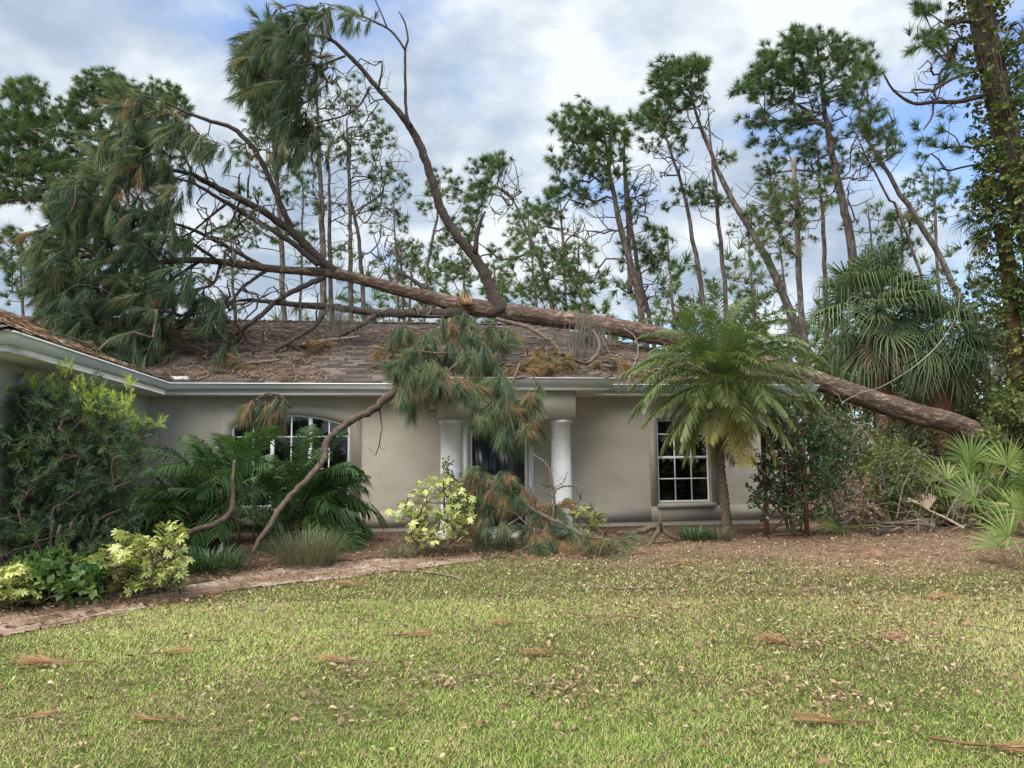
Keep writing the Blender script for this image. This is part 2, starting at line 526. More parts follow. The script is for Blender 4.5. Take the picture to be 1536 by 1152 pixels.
xs = np.concatenate([-np.geomspace(16, 900, 22)[::-1], np.linspace(-15.5, 15.5, 156), np.geomspace(16, 900, 22)])
ys = np.concatenate([-np.geomspace(2, 300, 14)[::-1], np.linspace(-1.8, 24, 130), np.geomspace(24.4, 1500, 30)])
X, Yg = np.meshgrid(xs, ys)
Z = gz(X, Yg) + (fbm(X, Yg, 1.1, 3) - 0.5) * 0.03
nx, ny = len(xs), len(ys)
i, j = np.meshgrid(np.arange(nx - 1), np.arange(ny - 1))
a = (j * nx + i).ravel()
gm = MB().add(np.stack([X.ravel(), Yg.ravel(), Z.ravel()], -1), np.stack([a, a + 1, a + nx + 1, a + nx], -1),
              var=litter_mask(X, Yg).ravel())
mt, t = newmat('lawn_soil')
co = t.n('ShaderNodeTexCoord').outputs['Object']
lit = t.n('ShaderNodeAttribute', attribute_name='var').outputs['Fac']
nb, nf = t.noise(co, 1.3, 6, 0.6), t.noise(co, 26.0, 6, 0.7)
green = t.ramp(nf, [(0.3, (0.035, 0.042, 0.015)), (0.55, (0.085, 0.085, 0.032)), (0.75, (0.20, 0.16, 0.085))])
brown = t.ramp(nf, [(0.3, (0.13, 0.085, 0.055)), (0.55, (0.25, 0.175, 0.115)), (0.72, (0.38, 0.29, 0.20))])
f = t.ramp(t.math('ADD', lit, t.math('MULTIPLY', t.math('SUBTRACT', nb, 0.5), 0.8)), [(0.25, 0.0), (0.75, 1.0)])
c = t.mix(f, green, brown)
nrm = t.n('ShaderNodeBump', {'Strength': 0.8, 'Distance': 0.03, 'Height': t.noise(co, 45, 6, 0.7)}).outputs[0]
t.n('ShaderNodeOutputMaterial', {'Surface': t.n('ShaderNodeBsdfPrincipled', {'Base Color': c, 'Roughness': 0.95, 'Specular IOR Level': 0.1, 'Normal': nrm}).outputs[0]})
g_ = gm.build('ground', mt, smooth=True)
tag(g_, 'level lawn ground turning to brown leaf litter towards the house', 'ground', kind='structure')


def sheet(name, lo, hi, nseg, ncross, mat, lift, label, cat, edge=0.12, hole=None):
    """ground-hugging strip between two plan polylines"""
    s_ = np.linspace(0, 1, nseg)
    q = np.linspace(0, 1, len(lo))
    A = np.stack([np.interp(s_, q, lo[:, k]) for k in range(2)], -1)
    B = np.stack([np.interp(s_, q, hi[:, k]) for k in range(2)], -1)
    A = A + R.normal(size=A.shape) * edge
    B = B + R.normal(size=B.shape) * edge
    tt = np.linspace(0, 1, ncross)[:, None, None]
    W = A[None] * (1 - tt) + B[None] * tt
    x, y = W[..., 0].ravel(), W[..., 1].ravel()
    z = gz(x, y) + (fbm(x, y, 1.1, 3) - 0.5) * 0.03 + lift
    k = (np.arange(ncross - 1)[:, None] * nseg + np.arange(nseg - 1)[None]).ravel()
    mb = MB().add(np.stack([x, y, z], -1), np.stack([k, k + 1, k + nseg + 1, k + nseg], -1))
    return tag(mb.build(name, mat, smooth=True), label, cat, kind='structure')


M['sand'] = solid('sandy_soil', [(0.38, (0.20, 0.13, 0.092)), (0.52, (0.33, 0.245, 0.19)), (0.62, (0.50, 0.43, 0.36))], 1.9, 0.95, 0.6, 50, 0.1, 8)
M['mulch'] = solid('dark_mulch', [(0.3, (0.055, 0.036, 0.026)), (0.55, (0.12, 0.078, 0.055)), (0.75, (0.22, 0.15, 0.11))], 14, 0.95, 0.9, 45, 0.1, 8, bdist=0.03)
sheet('sandy_path', plo[:, :2], phi_[:, :2], 90, 7, M['sand'], 0.010, 'pale sandy path edge with brown needles beside the planting bed', 'path', 0.025)
bed_hi = np.array([H(u, 0.1, 0)[:2] for u in np.linspace(0, 12.4, 9)])
bed_lo = np.array([G(*q)[:2] for q in [(120, 905), (180, 900), (270, 880), (360, 858), (470, 846), (600, 836), (720, 832), (900, 822), (1120, 806)]])
sheet('planting_bed', bed_lo, bed_hi, 60, 14, M['mulch'], 0.014, 'dark mulched planting bed along the house wall', 'planting bed', 0.03)
wb_lo = np.array([[-8.5, 4.5], [-4.75, 4.6], [-5.0, 6.2], [-5.2, 7.2], [-4.85, 8.0], [-4.2, 8.6], [-3.6, 9.6]])
wb_hi = np.array([H(-0.0, v, 0)[:2] for v in np.linspace(-9.5, 0, 7)])
sheet('side_planting_bed', plo[:4, :2] * [1, 1] + [0, 0.4], wb_hi[2:6] + [-0.4, 0], 30, 10, M['mulch'], 0.010, 'dark mulched bed under the shrubs beside the side wing', 'planting bed', 0.03)
# ------------------------------------------------------------------ house (local u, v, z)
house = empty('house', HO, 'single storey beige stucco house with brown shingle hip roof and white porch columns', 'house', rz=YAW)
OV = 0.45


def hb(mb, name, mats, parent=house, smooth=False):
    return mb.build(name, mats, parent, smooth, local=True)


def wall_mesh(u0, u1, z0, z1, ops, v=0.0, depth=0.12):
    """wall plane facing -v with openings (ua, ub, za, zside, ztop); arched when ztop > zside"""
    mb = MB()

    def q(a, b, c, d):
        mb.add([(a, v, c), (b, v, c), (b, v, d), (a, v, d)], [(0, 1, 2, 3)])
    cur = u0
    for ua, ub, za, zs, zt in sorted(ops):
        q(cur, ua, z0, z1)
        if za > z0:
            q(ua, ub, z0, za)
        n = 20 if zt > zs else 1
        us = np.linspace(ua, ub, n + 1)
        tops = zs + (zt - zs) * (1 - ((us - (ua + ub) / 2) / ((ub - ua) / 2)) ** 2)
        for k in range(n):
            mb.add([(us[k], v, tops[k]), (us[k + 1], v, tops[k + 1]), (us[k + 1], v, z1), (us[k], v, z1)], [(0, 1, 2, 3)])
            mb.add([(us[k], v, tops[k]), (us[k + 1], v, tops[k + 1]), (us[k + 1], v + depth, tops[k + 1]), (us[k], v + depth, tops[k])], [(0, 3, 2, 1)])
        for uu, zz_ in ((ua, zs), (ub, zs)):
            mb.add([(uu, v, za), (uu, v + depth, za), (uu, v + depth, zz_), (uu, v, zz_)], [(0, 1, 2, 3)])
        mb.add([(ua, v, za), (ub, v, za), (ub, v + depth, za), (ua, v + depth, za)], [(0, 1, 2, 3)])
        cur = ub
    q(cur, u1, z0, z1)
    return mb


aw0, aw1 = facade(346, 660)[0], facade(525, 660)[0]
awt, aws, awb = facade(435, 621)[1], facade(346, 638)[1], 0.50
rw0, rw1 = facade(986, 700)[0], facade(1066, 700)[0]
rwt, rwb = facade(1020, 628)[1], facade(1025, 754)[1]
dr0, dr1 = facade(703, 700)[0], facade(793, 700)[0]
WT = 2.58
hb(wall_mesh(0, 12.3, -0.3, WT, [(aw0, aw1, awb, aws, awt), (dr0, dr1, 0.06, 2.16, 2.16), (rw0, rw1, rwb, rwt, rwt)]), 'wall', M['stucco'])
mb = MB()
mb.add([(0, 0, -0.3), (0, -5.5, -0.3), (0, -5.5, WT), (0, 0, WT)], [(0, 1, 2, 3)])
mb.add([(0, -5.5, -0.3), (-8.5, -5.5, -0.3), (-8.5, -5.5, WT), (0, -5.5, WT)], [(0, 1, 2, 3)])
hb(mb, 'wing_wall', M['stucco'])
mb = MB()
mb.add([(12.3, 0, -0.3), (12.3, 8.5, -0.3), (12.3, 8.5, WT), (12.3, 0, WT)], [(0, 1, 2, 3)])
mb.add([(12.3, 8.5, -0.3), (-8.5, 8.5, -0.3), (-8.5, 8.5, WT), (12.3, 8.5, WT)], [(0, 1, 2, 3)])
mb.add([(-8.5, 8.5, -0.3), (-8.5, -5.5, -0.3), (-8.5, -5.5, WT), (-8.5, 8.5, WT)], [(0, 1, 2, 3)])
hb(mb, 'rear_wall', M['stucco'])
# rooms behind the glass
mb = MB()
mb.add([(0.1, 3.5, 0), (12.2, 3.5, 0), (12.2, 3.5, 2.5), (0.1, 3.5, 2.5)], [(0, 1, 2, 3)])
mb.add([(0.1, 0.05, 0.02), (12.2, 0.05, 0.02), (12.2, 3.5, 0.02), (0.1, 3.5, 0.02)], [(0, 1, 2, 3)])
mb.add([(0.1, 0.05, 2.5), (12.2, 0.05, 2.5), (12.2, 3.5, 2.5), (0.1, 3.5, 2.5)], [(0, 3, 2, 1)])
for uu in (0.1, 12.2):
    mb.add([(uu, 0.05, 0), (uu, 3.5, 0), (uu, 3.5, 2.5), (uu, 0.05, 2.5)], [(0, 1, 2, 3)])
hb(mb, 'room', M['interior'])

# base band and window surrounds (raised smooth trim)
bz0, bz1 = facade(900, 783)[1], facade(900, 761)[1]
dg = 0.028


def frame_ring(ua, ub, za, zs, zt, wd, v0, v1, n=20, bottom=True):
    """flat ring round an opening, arched if zt > zs"""
    mb = MB()

    def top(us, a, b, s_, t_):
        return s_ + (t_ - s_) * (1 - ((us - (a + b) / 2) / ((b - a) / 2)) ** 2)
    k = n if zt > zs else 1
    us = np.linspace(0, 1, k + 1)
    ui, uo = ua + (ub - ua) * us, ua - wd + (ub - ua + 2 * wd) * us
    zi, zo = top(ui, ua, ub, zs, zt), top(uo, ua - wd, ub + wd, zs + wd * 0.85, zt + wd)
    inner = [(ua, za)] + list(zip(ui, zi)) + [(ub, za)]
    outer = [(ua - wd, za - (wd if bottom else 0))] + list(zip(uo, zo)) + [(ub + wd, za - (wd if bottom else 0))]
    if bottom:
        inner.append(inner[0])
        outer.append(outer[0])
    N = len(inner)
    V = [(a, v0, z) for a, z in inner] + [(a, v0, z) for a, z in outer] + [(a, v1, z) for a, z in inner] + [(a, v1, z) for a, z in outer]
    Q = []
    for e in range(N - 1):
        f_ = e + 1
        Q += [(e, f_, N + f_, N + e), (N + e, N + f_, 3 * N + f_, 3 * N + e), (e, 2 * N + e, 2 * N + f_, f_)]
    if not bottom:
        Q += [(0, N, 3 * N, 2 * N), (N - 1, 3 * N - 1, 4 * N - 1, 2 * N - 1)]
    return mb.add(V, Q)


def base_band(a, b):
    hb(MB().box((a, -dg, bz0), (b, 0.0, bz1)), 'base_band', M['band'])


base_band(0.0, aw0 - 0.17)
base_band(aw0 - 0.165, aw1 + 0.165)
base_band(aw1 + 0.17, dr0 - 0.12)
base_band(dr1 + 0.12, rw0 - 0.16)
base_band(rw0 - 0.155, rw1 + 0.155)
base_band(rw1 + 0.16, 12.3)
hb(MB().box((0.0, -5.5, bz0), (dg, -dg - 0.001, bz1)), 'base_band', M['band'])
hb(frame_ring(aw0, aw1, bz1 + 0.002, aws, awt, 0.20, -0.03, 0.0, bottom=False), 'window_surround', M['band'])
hb(frame_ring(rw0, rw1, bz1 + 0.002, rwt, rwt, 0.15, -0.03, 0.0, bottom=False), 'window_surround', M['band'])


def bar(mb, ua, ub, za, zb, v0, v1):
    mb.box((min(ua, ub), v0, min(za, zb)), (max(ua, ub), v1, max(za, zb)))


def window(ua, ub, za, zs, zt, cols, rows, name, thick_row=None, thick_cols=()):
    fw = 0.045
    fr_ = hb(frame_ring(ua + fw, ub - fw, za + fw, zs - fw, zt - fw, fw - 0.002, 0.05, 0.105), name, M['white'])

    def ztop(u):
        return zs + (zt - zs) * (1 - ((u - (ua + ub) / 2) / ((ub - ua) / 2)) ** 2)
    cw = (ub - ua - 2 * fw) / cols
    for c_ in range(1, cols):
        u = ua + fw + cw * c_
        h = 0.035 if c_ in thick_cols else 0.011
        mb = MB()
        bar(mb, u - h, u + h, za + fw, ztop(u) - fw + 0.01, 0.06, 0.095 if h > 0.02 else 0.085)
        hb(mb, 'mullion' if h > 0.02 else 'muntin', M['white'], fr_)
    for r_, z in enumerate(rows):
        mb = MB()
        h = 0.024 if r_ == thick_row else 0.011
        bar(mb, ua + fw, ub - fw, z - h, z + h, 0.063, 0.088)
        hb(mb, 'meeting_rail' if r_ == thick_row else 'muntin', M['white'], fr_)
    zz_ = [za + fw] + list(rows) + [None]
    for c_ in range(cols):
        for r_ in range(len(rows) + 1):
            a, b = ua + fw + cw * c_ + 0.008, ua + fw + cw * (c_ + 1) - 0.008
            lo = zz_[r_] + (0.008 if r_ else 0)
            mb = MB()
            if r_ < len(rows):
                mb.add([(a, 0.075, lo), (b, 0.075, lo), (b, 0.075, zz_[r_ + 1] - 0.008), (a, 0.075, zz_[r_ + 1] - 0.008)], [(0, 1, 2, 3)])
            else:
                us = np.linspace(a, b, 6)
                for e in range(5):
                    mb.add([(us[e], 0.075, lo), (us[e + 1], 0.075, lo), (us[e + 1], 0.075, ztop(us[e + 1]) - fw + 0.005), (us[e], 0.075, ztop(us[e]) - fw + 0.005)], [(0, 1, 2, 3)])
            hb(mb, 'pane', M['glass'], fr_)
    return fr_


zr = facade(435, 655)[1]
window(aw0, aw1, awb, aws, awt, 6, [0.85, 1.2, zr], 'window', None, (2, 4))
zmid = facade(1020, 686)[1]
wr = window(rw0, rw1, rwb, rwt, rwt, 3, [facade(1020, 718)[1], zmid, facade(1020, 651)[1]], 'window', 1)
hb(MB().box((rw0 - 0.03, -0.09, rwb - 0.09), (rw1 + 0.06, 0.06, rwb - 0.012)), 'window_sill', M['band'])
hb(MB().box((aw0 - 0.05, -0.09, awb - 0.055), (aw1 + 0.05, 0.06, awb - 0.012)), 'window_sill', M['band'])
for k in range(int((rwt - rwb) / 0.045)):
    z = rwb + 0.05 + k * 0.045
    mb = MB()
    mb.add([(rw0 + 0.05, 0.15, z), (rw1 - 0.05, 0.15, z), (rw1 - 0.05, 0.178, z + 0.026), (rw0 + 0.05, 0.178, z + 0.026)], [(0, 1, 2, 3)])
    hb(mb, 'blind_slat', M['blind'], wr)
# curtain folds in the arched window
us = np.linspace(aw0, aw1, 60)
vsn = 0.22 + 0.03 * np.sin(us * 40)
mb = MB()
keep = [k for k in range(59) if not (0.22 < (us[k] - aw0) / (aw1 - aw0) < 0.42 or 0.6 < (us[k] - aw0) / (aw1 - aw0) < 0.8)]
for k in keep:
    mb.add([(us[k], vsn[k], 0.3), (us[k + 1], vsn[k + 1], 0.3), (us[k + 1], vsn[k + 1], 2.3), (us[k], vsn[k], 2.3)], [(0, 1, 2, 3)])
hb(mb, 'curtain', M['interior'])

# entry: dark glazed door with white frame and sidelights
dm = (dr0 + dr1) / 2
df = hb(frame_ring(dr0 + 0.07, dr1 - 0.07, 0.10, 2.09, 2.09, 0.068, 0.02, 0.11, bottom=False), 'door_frame', M['white'])
for s_, e_ in ((dr0 + 0.07, dm - 0.003), (dm + 0.003, dr1 - 0.07)):
    d_ = hb(MB().box((s_ + 0.003, 0.06, 0.10), (e_ - 0.003, 0.10, 2.085)), 'door', M['door'])
    hb(MB().box((s_ + 0.10, 0.052, 0.35), (e_ - 0.10, 0.0595, 1.95)), 'pane', M['door'], d_)
    hb(MB().tube([(dm + (0.05 if s_ > dm - 0.1 else -0.05), 0.02, 1.0), (dm + (0.05 if s_ > dm - 0.1 else -0.05), 0.06, 1.0)], 0.025, 8), 'handle', M['gutter'], d_)
hb(MB().box((dr0 - 0.10, -0.02, 0.06), (dr0 - 0.002, 0.03, 2.25)), 'door_trim', M['white'])
hb(MB().box((dr1 + 0.002, -0.02, 0.06), (dr1 + 0.10, 0.03, 2.25)), 'door_trim', M['white'])
hb(MB().box((PA + 0.35, -1.55, -0.3), (PB - 0.35, -0.001, 0.055)), 'porch_slab', M['concrete'])

# porch beam and columns
CV = -1.15
ca = facade(676, 640, CV)[0]
cb = facade(841, 640, CV)[0]
zc = facade(841, 629, CV)[1]
beam = MB().box((ca - 0.23, CV - 0.23, zc), (cb + 0.23, CV + 0.23, WT))
hb(beam, 'porch_beam', M['stucco'])
for cu in (ca, cb):
    mb = MB()
    zs_ = [0.055, 0.10, 0.1001, 0.6, 1.2, zc - 0.10, zc - 0.0999, zc - 0.065, zc - 0.0649, zc - 0.001]
    rs_ = [0.215, 0.215, 0.185, 0.184, 0.18, 0.172, 0.185, 0.185, 0.205, 0.205]
    mb.tube([(cu, CV, z) for z in zs_], rs_, 32)
    hb(mb, 'column', M['column'], smooth=False)
for sd in (ca - 0.2, cb + 0.2):
    hb(MB().box((sd - 0.15, CV + 0.235, 2.3), (sd + 0.15, 0.0, WT - 0.002)), 'porch_side_beam', M['stucco'])

# soffit, fascia, gutter along the eaves
EP = [(-9.0, -5.88), (0.38, -5.88), (0.38, -0.38), (PA + 0.07, -0.38), (PA + 0.07, PV + 0.07), (PB - 0.07, PV + 0.07), (PB - 0.07, -0.38), (12.68, -0.38), (12.68, 8.9)]


def sweep(path, prof):
    """profile (outward, z) along a plan path, mitred"""
    p = np.array(path, float)
    n = len(p)
    offs = []
    for k in range(n):
        dirs = []
        if k > 0:
            dirs.append((p[k] - p[k - 1]) / np.linalg.norm(p[k] - p[k - 1]))
        if k < n - 1:
            dirs.append((p[k + 1] - p[k]) / np.linalg.norm(p[k + 1] - p[k]))
        nr = [np.array([d[1], -d[0]]) for d in dirs]
        o = nr[0] if len(nr) == 1 else (nr[0] + nr[1]) / (1 + nr[0] @ nr[1])
        offs.append(o)
    V, Q = [], []
    mN = len(prof)
    for k in range(n):
        for o, z in prof:
            V.append((*(p[k] + offs[k] * o), z))
    for k in range(n - 1):
        for e in range(mN - 1):
            Q.append((k * mN + e, (k + 1) * mN + e, (k + 1) * mN + e + 1, k * mN + e + 1))
    return MB().add(V, Q)


gt = EZ - 0.005
hb(sweep(EP, [(0.002, gt - 0.13), (0.075, gt - 0.13), (0.088, gt - 0.085), (0.112, gt - 0.045), (0.118, gt - 0.022), (0.128, gt - 0.02), (0.128, gt), (0.108, gt), (0.104, gt - 0.02), (0.09, gt - 0.055), (0.004, gt - 0.055)]), 'gutter', M['gutter'])
hb(sweep(EP, [(0.0, WT - 0.03), (0.0, gt - 0.002)]), 'fascia', M['gutter'])
hb(sweep(EP, [(-0.7, WT - 0.012), (0.012, WT - 0.012), (0.012, WT - 0.035), (-0.7, WT - 0.035)]), 'soffit', M['soffit'])
hb(MB().add([(PA + 0.1, PV + 0.1, WT - 0.006), (PB - 0.1, PV + 0.1, WT - 0.006), (PB - 0.1, -0.0, WT - 0.006), (PA + 0.1, 0, WT - 0.006)], [(0, 3, 2, 1)]), 'porch_ceiling', M['soffit'])
# small diverter left in the roof valley
gp = to_uv(P(269, 566, 13.75))
hb(MB().box((gp[0] - 0.13, gp[1] - 0.02, EZ + 0.0), (gp[0] + 0.16, gp[1] + 0.02, EZ + 0.13)), 'valley_diverter', M['gutter'])

# roof planes with overlapping shingle courses
roof = hb(MB().add([(-4.3, 4.2, EZ + SL * 4.68), (8.05, 4.2, EZ + SL * 4.68), (8.05, 4.35, EZ + SL * 4.68), (-4.3, 4.35, EZ + SL * 4.68)], [(0, 1, 2, 3)]), 'roof', M['shingle'])
EXPO = 0.145


def roof_plane(o, along, inn, a0, a1, r0, r1, smax, parent=roof):
    """o + along*a + inn*s, a from a0+r0*s to a1+r1*s; z rises with s"""
    o, along, inn = (np.array(q, float) for q in (o, along, inn))
    mb, base = MB(), MB()
    cs = EXPO / math.hypot(1, SL)
    nc = int(smax / cs)
    e_ = max(0.0, 0.0)
    V = []
    for s in (0.0, smax):
        for a in (a0 + r0 * s, a1 + r1 * s):
            V.append((*(o + along * a + inn * s), EZ + SL * s - 0.012))
    base.add(V, [(0, 1, 3, 2)])
    up = np.array([0, 0, 1.0])
    for c_ in range(nc + 1):
        s0 = c_ * cs - 0.03 if c_ == 0 else c_ * cs
        s1 = min((c_ + 1.15) * cs, smax)
        lo, hi = a0 + r0 * s0, a1 + r1 * s0
        lo1, hi1 = a0 + r0 * s1, a1 + r1 * s1
        if hi - lo < 0.05:
            break
        cuts = np.arange(math.ceil(lo / 0.30 + (c_ % 3) * 0.33) * 0.30 - (c_ % 3) * 0.1, hi, 0.30)
        cuts = [x for x in cuts if lo + 0.04 < x < hi - 0.04]
        es = [lo] + cuts + [hi]
        for e in range(len(es) - 1):
            a, b = es[e], es[e + 1] - 0.004
            th = 0.010 + rnd.random() * 0.012
            a1_, b1_ = min(max(a, lo1), hi1), min(max(b, lo1), hi1)
            p = [o + along * a + inn * s0, o + along * b + inn * s0, o + along * b1_ + inn * s1, o + along * a1_ + inn * s1]
            z0, z1 = EZ + SL * s0, EZ + SL * s1
            V = [(*p[0], z0 + th), (*p[1], z0 + th), (*p[2], z1 + 0.003), (*p[3], z1 + 0.003), (*p[0], z0 - 0.004), (*p[1], z0 - 0.004)]
            mb.add(V, [(0, 1, 2, 3), (4, 5, 1, 0)], var=rnd.random())
    hb(base, 'roof_deck', M['shingle'], parent)
    ob = hb(mb, 'shingle_courses', M['shingle'], parent)
    ob['kind'] = 'stuff'


roof_plane((0, -OV), (1, 0), (0, 1), 0.45, 12.75, -1, -1, 4.70)
roof_plane((0.45, 0), (0, 1), (-1, 0), -6.0, -OV, 1, 1, 4.70)
roof_plane((0, -6.0), (1, 0), (0, 1), -9.0, 0.45, 1, -1, 4.70)
roof_plane((12.75, 0), (0, 1), (-1, 0), -OV, 9.0, 1, -1, 4.70)
hp = (PB - PA) / 2
roof_plane((0, PV), (1, 0), (0, 1), PA, PB, 1, -1, hp - 0.01)
roof_plane((PB, 0), (0, 1), (-1, 0), PV, -OV - 0.05, 1, 1, hp - 0.01)
roof_plane((PA, 0), (0, 1), (1, 0), PV, -OV - 0.05, 1, 1, hp - 0.01)
mb = MB().add([(-9, 9, EZ), (12.75, 9, EZ), (8.05, 4.3, EZ + SL * 4.7), (-4.3, 4.3, EZ + SL * 4.7)], [(0, 3, 2, 1)])
mb.add([(-9, -6, EZ), (-9, 9, EZ), (-4.3, 4.3, EZ + SL * 4.7), (-4.3, -1.3, EZ + SL * 4.7)], [(0, 3, 2, 1)])
hb(mb, 'rear_roof', M['shingle'], roof)


def cap_line(a, b, n):
    a, b = np.array(a, float), np.array(b, float)
    d = (b - a) / np.linalg.norm(b - a)
    sd = np.cross(d, (0, 0, 1))
    sd /= np.linalg.norm(sd)
    mb = MB()
    for k in range(n):
        p, q = a + (b - a) * k / n, a + (b - a) * (k + 1.2) / n
        z0, z1 = np.array([0, 0, 0.045]), np.array([0, 0, 0.02])
        dn = np.array([0, 0, -0.05])
        mb.add([p + z0 + sd * 0.15 + dn, p + z0, p + z0 - sd * 0.15 + dn, q + z1 + sd * 0.15 + dn, q + z1, q + z1 - sd * 0.15 + dn], [(0, 1, 4, 3), (1, 2, 5, 4)], var=rnd.random())
    o = hb(mb, 'ridge_cap', M['shingle'], roof)
    o['kind'] = 'stuff'


zt_ = EZ + SL * 4.7
cap_line((8.05, 4.25, zt_), (-4.25, 4.25, zt_), 60)
cap_line((12.75, -OV, EZ), (8.05, 4.25, zt_), 32)
cap_line((0.45, -6, EZ), (-4.25, -1.3, zt_), 32)
cap_line((PB, PV, EZ), (PB - hp, PV + hp, EZ + SL * hp), 12)
cap_line((PA, PV, EZ), (PA + hp, PV + hp, EZ + SL * hp), 12)
cap_line((PA + hp, PV + hp, EZ + SL * hp), (PA + hp, PV + hp + 1.2, EZ + SL * hp), 6)

# dead needles and twigs strewn over the shingles
mb = MB()
n = 62000
uu = R.uniform(-4, 12.6, n)
vv = R.uniform(-6, 4.2, n)
dens = np.clip((fbm(uu, vv, 0.9, 21) - 0.36) * 3.6, 0.05, 1)
ok = R.random(n) < dens
uu, vv = uu[ok], vv[ok]
ang = R.uniform(0, 2 * np.pi, len(uu))
ln = R.uniform(0.09, 0.24, len(uu))
wd = R.uniform(0.006, 0.016, len(uu))
V, Q = [], []
for k in range(len(uu)):
    zr_ = roof_z(uu[k], vv[k])
    if zr_ < 0:
        continue
    dx, dy = math.cos(ang[k]) * ln[k] / 2, math.sin(ang[k]) * ln[k] / 2
    a, b = (uu[k] - dx, vv[k] - dy), (uu[k] + dx, vv[k] + dy)
    za, zb = roof_z(*a), roof_z(*b)
    if za < 0 or zb < 0:
        continue
    px_, py_ = -dy / ln[k] * 2 * wd[k], dx / ln[k] * 2 * wd[k]
    h = 0.028 + 0.03 * rnd.random()
    i0 = len(V)
    V += [(a[0], a[1], za + h), (b[0], b[1], zb + h), (b[0] + px_, b[1] + py_, zb + h + 0.003), (a[0] + px_, a[1] + py_, za + h + 0.003)]
    Q.append((i0, i0 + 1, i0 + 2, i0 + 3))
mb.add(V, Q, var=np.repeat(R.random(len(V) // 4), 4))
tag(hb(mb, 'needle_litter', M['brownneedle'], roof), kind='stuff')
# ------------------------------------------------------------------ growing branches towards leaf clusters
def catmull(pts, step):
    p = np.array(pts, float)
    if len(p) < 3:
        n = max(2, int(np.linalg.norm(p[-1][:3] - p[0][:3]) / step) + 1)
        s = np.linspace(0, 1, n)[:, None]
        return p[0] * (1 - s) + p[-1] * s
    q = np.vstack([2 * p[0] - p[1], p, 2 * p[-1] - p[-2]])
    out = []
    for i in range(1, len(q) - 2):
        n = max(1, int(np.linalg.norm(q[i + 1][:3] - q[i][:3]) / step))
        for s in np.arange(n) / n:
            a, b, c, d = q[i - 1], q[i], q[i + 1], q[i + 2]
            out.append(0.5 * (2 * b + (c - a) * s + (2 * a - 5 * b + 4 * c - d) * s * s + (3 * b - a - 3 * c + d) * s ** 3))
    out.append(p[-1])
    return np.array(out)


def grow(seeds, seed_dirs, atts, step=0.35, jit=0.10, upw=0.0, sag=0.0, rtip=0.008, rmax=0.06, expo=0.5, fw=0.28):
    """branches from seed nodes to attractors; returns chains [(pts, radii)] and tip directions"""
    seeds, atts = np.asarray(seeds, float), np.asarray(atts, float)
    ns, na = len(seeds), len(atts)
    cap = ns + na * 40
    pos = np.zeros((cap, 3))
    dr = np.zeros((cap, 3))
    par = np.full(cap, -1)
    pos[:ns], dr[:ns] = seeds, seed_dirs
    n = ns
    dmin = np.array([np.min(np.linalg.norm(seeds - a, axis=1)) for a in atts]) if na else []
    tipn = np.zeros(na, int)
    tdir = np.zeros((na, 3))
    for ai in np.argsort(dmin + R.normal(size=na) * 0.15 if na else []):
        a = atts[ai]
        d = a - pos[:n]
        ds = np.linalg.norm(d, axis=1)
        cost = ds.copy()
        if upw:
            cost += upw * np.maximum(0, pos[:n, 2] - a[2] + 0.25 * ds)
        # prefer growing forward from the node
        fwd = np.einsum('ij,ij->i', d, dr[:n]) / (ds + 1e-6)
        cost *= 1 + 0.35 * np.clip(0.3 - fwd, 0, 2)
        j = int(np.argmin(cost))
        L = ds[j]
        kk = max(1, min(38, int(round(L / step))))
        p0 = pos[j]
        c = p0 + dr[j] * L * fw + d[j] * 0.30 + R.normal(size=3) * jit * L + np.array([0, 0, sag * L])
        prev = j
        for e in range(1, kk + 1):
            s = e / kk
            q = p0 * (1 - s) ** 2 + 2 * c * s * (1 - s) + a * s * s
            if 0 < e < kk:
                q = q + R.normal(size=3) * jit * step * 0.35
            pos[n] = q
            v = q - pos[prev]
            dr[n] = v / (np.linalg.norm(v) + 1e-9)
            par[n] = prev
            prev = n
            n += 1
        tipn[ai] = prev
        tdir[ai] = dr[prev]
    cnt = np.zeros(n)
    cnt[tipn] += 1
    for k in range(n - 1, ns - 1, -1):
        if par[k] >= 0:
            cnt[par[k]] += cnt[k]
    r = np.minimum(rtip * np.maximum(cnt, 1) ** expo, rmax)
    kids = {}
    for k in range(ns, n):
        kids.setdefault(par[k], []).append(k)
    chains = []
    starts = [(s, k) for s in range(ns) for k in kids.get(s, [])]
    while starts:
        p_, k = starts.pop()
        ch = [pos[p_]]
        rr = [r[k]]
        while True:
            ch.append(pos[k])
            rr.append(r[k])
            ks = kids.get(k, [])
            if not ks:
                break
            ks = sorted(ks, key=lambda q: -cnt[q])
            for o in ks[1:]:
                starts.append((k, o))
            k = ks[0]
        rr[-1] *= 0.6
        chains.append((np.array(ch), np.array(rr)))
    return chains, tdir


def chains_mesh(mb, chains, thin=0.02, var=0.5):
    for p, r in chains:
        mb.tube(p, r, 6 if r[0] > thin else (4 if r[0] > thin * 0.4 else 3), var=var, cap=False)


def blob_points(blobs, Y, dY, dens=1.0, check=None, seed=None):
    """points inside pixel ellipses at depths round Y: (px, py, rx, ry, n[, Y])"""
    g = R if seed is None else np.random.default_rng(seed)
    out = []
    for b in blobs:
        px, py, rx, ry, n = b[:5]
        y0 = b[5] if len(b) > 5 else Y
        for _ in range(max(1, int(round(n * dens)))):
            th, q = g.uniform(0, 2 * np.pi), math.sqrt(g.random())
            yy = y0 + g.normal() * dY * 0.5
            p = P(px + rx * q * math.cos(th), py + ry * q * math.sin(th), yy)
            if check:
                x_, y_ = px + rx * q * math.cos(th), py + ry * q * math.sin(th)
                it = 0
                while not check(p) and it < 25:
                    yy -= 0.15
                    p = P(x_, y_, yy)
                    it += 1
            out.append(p)
    return np.array(out)


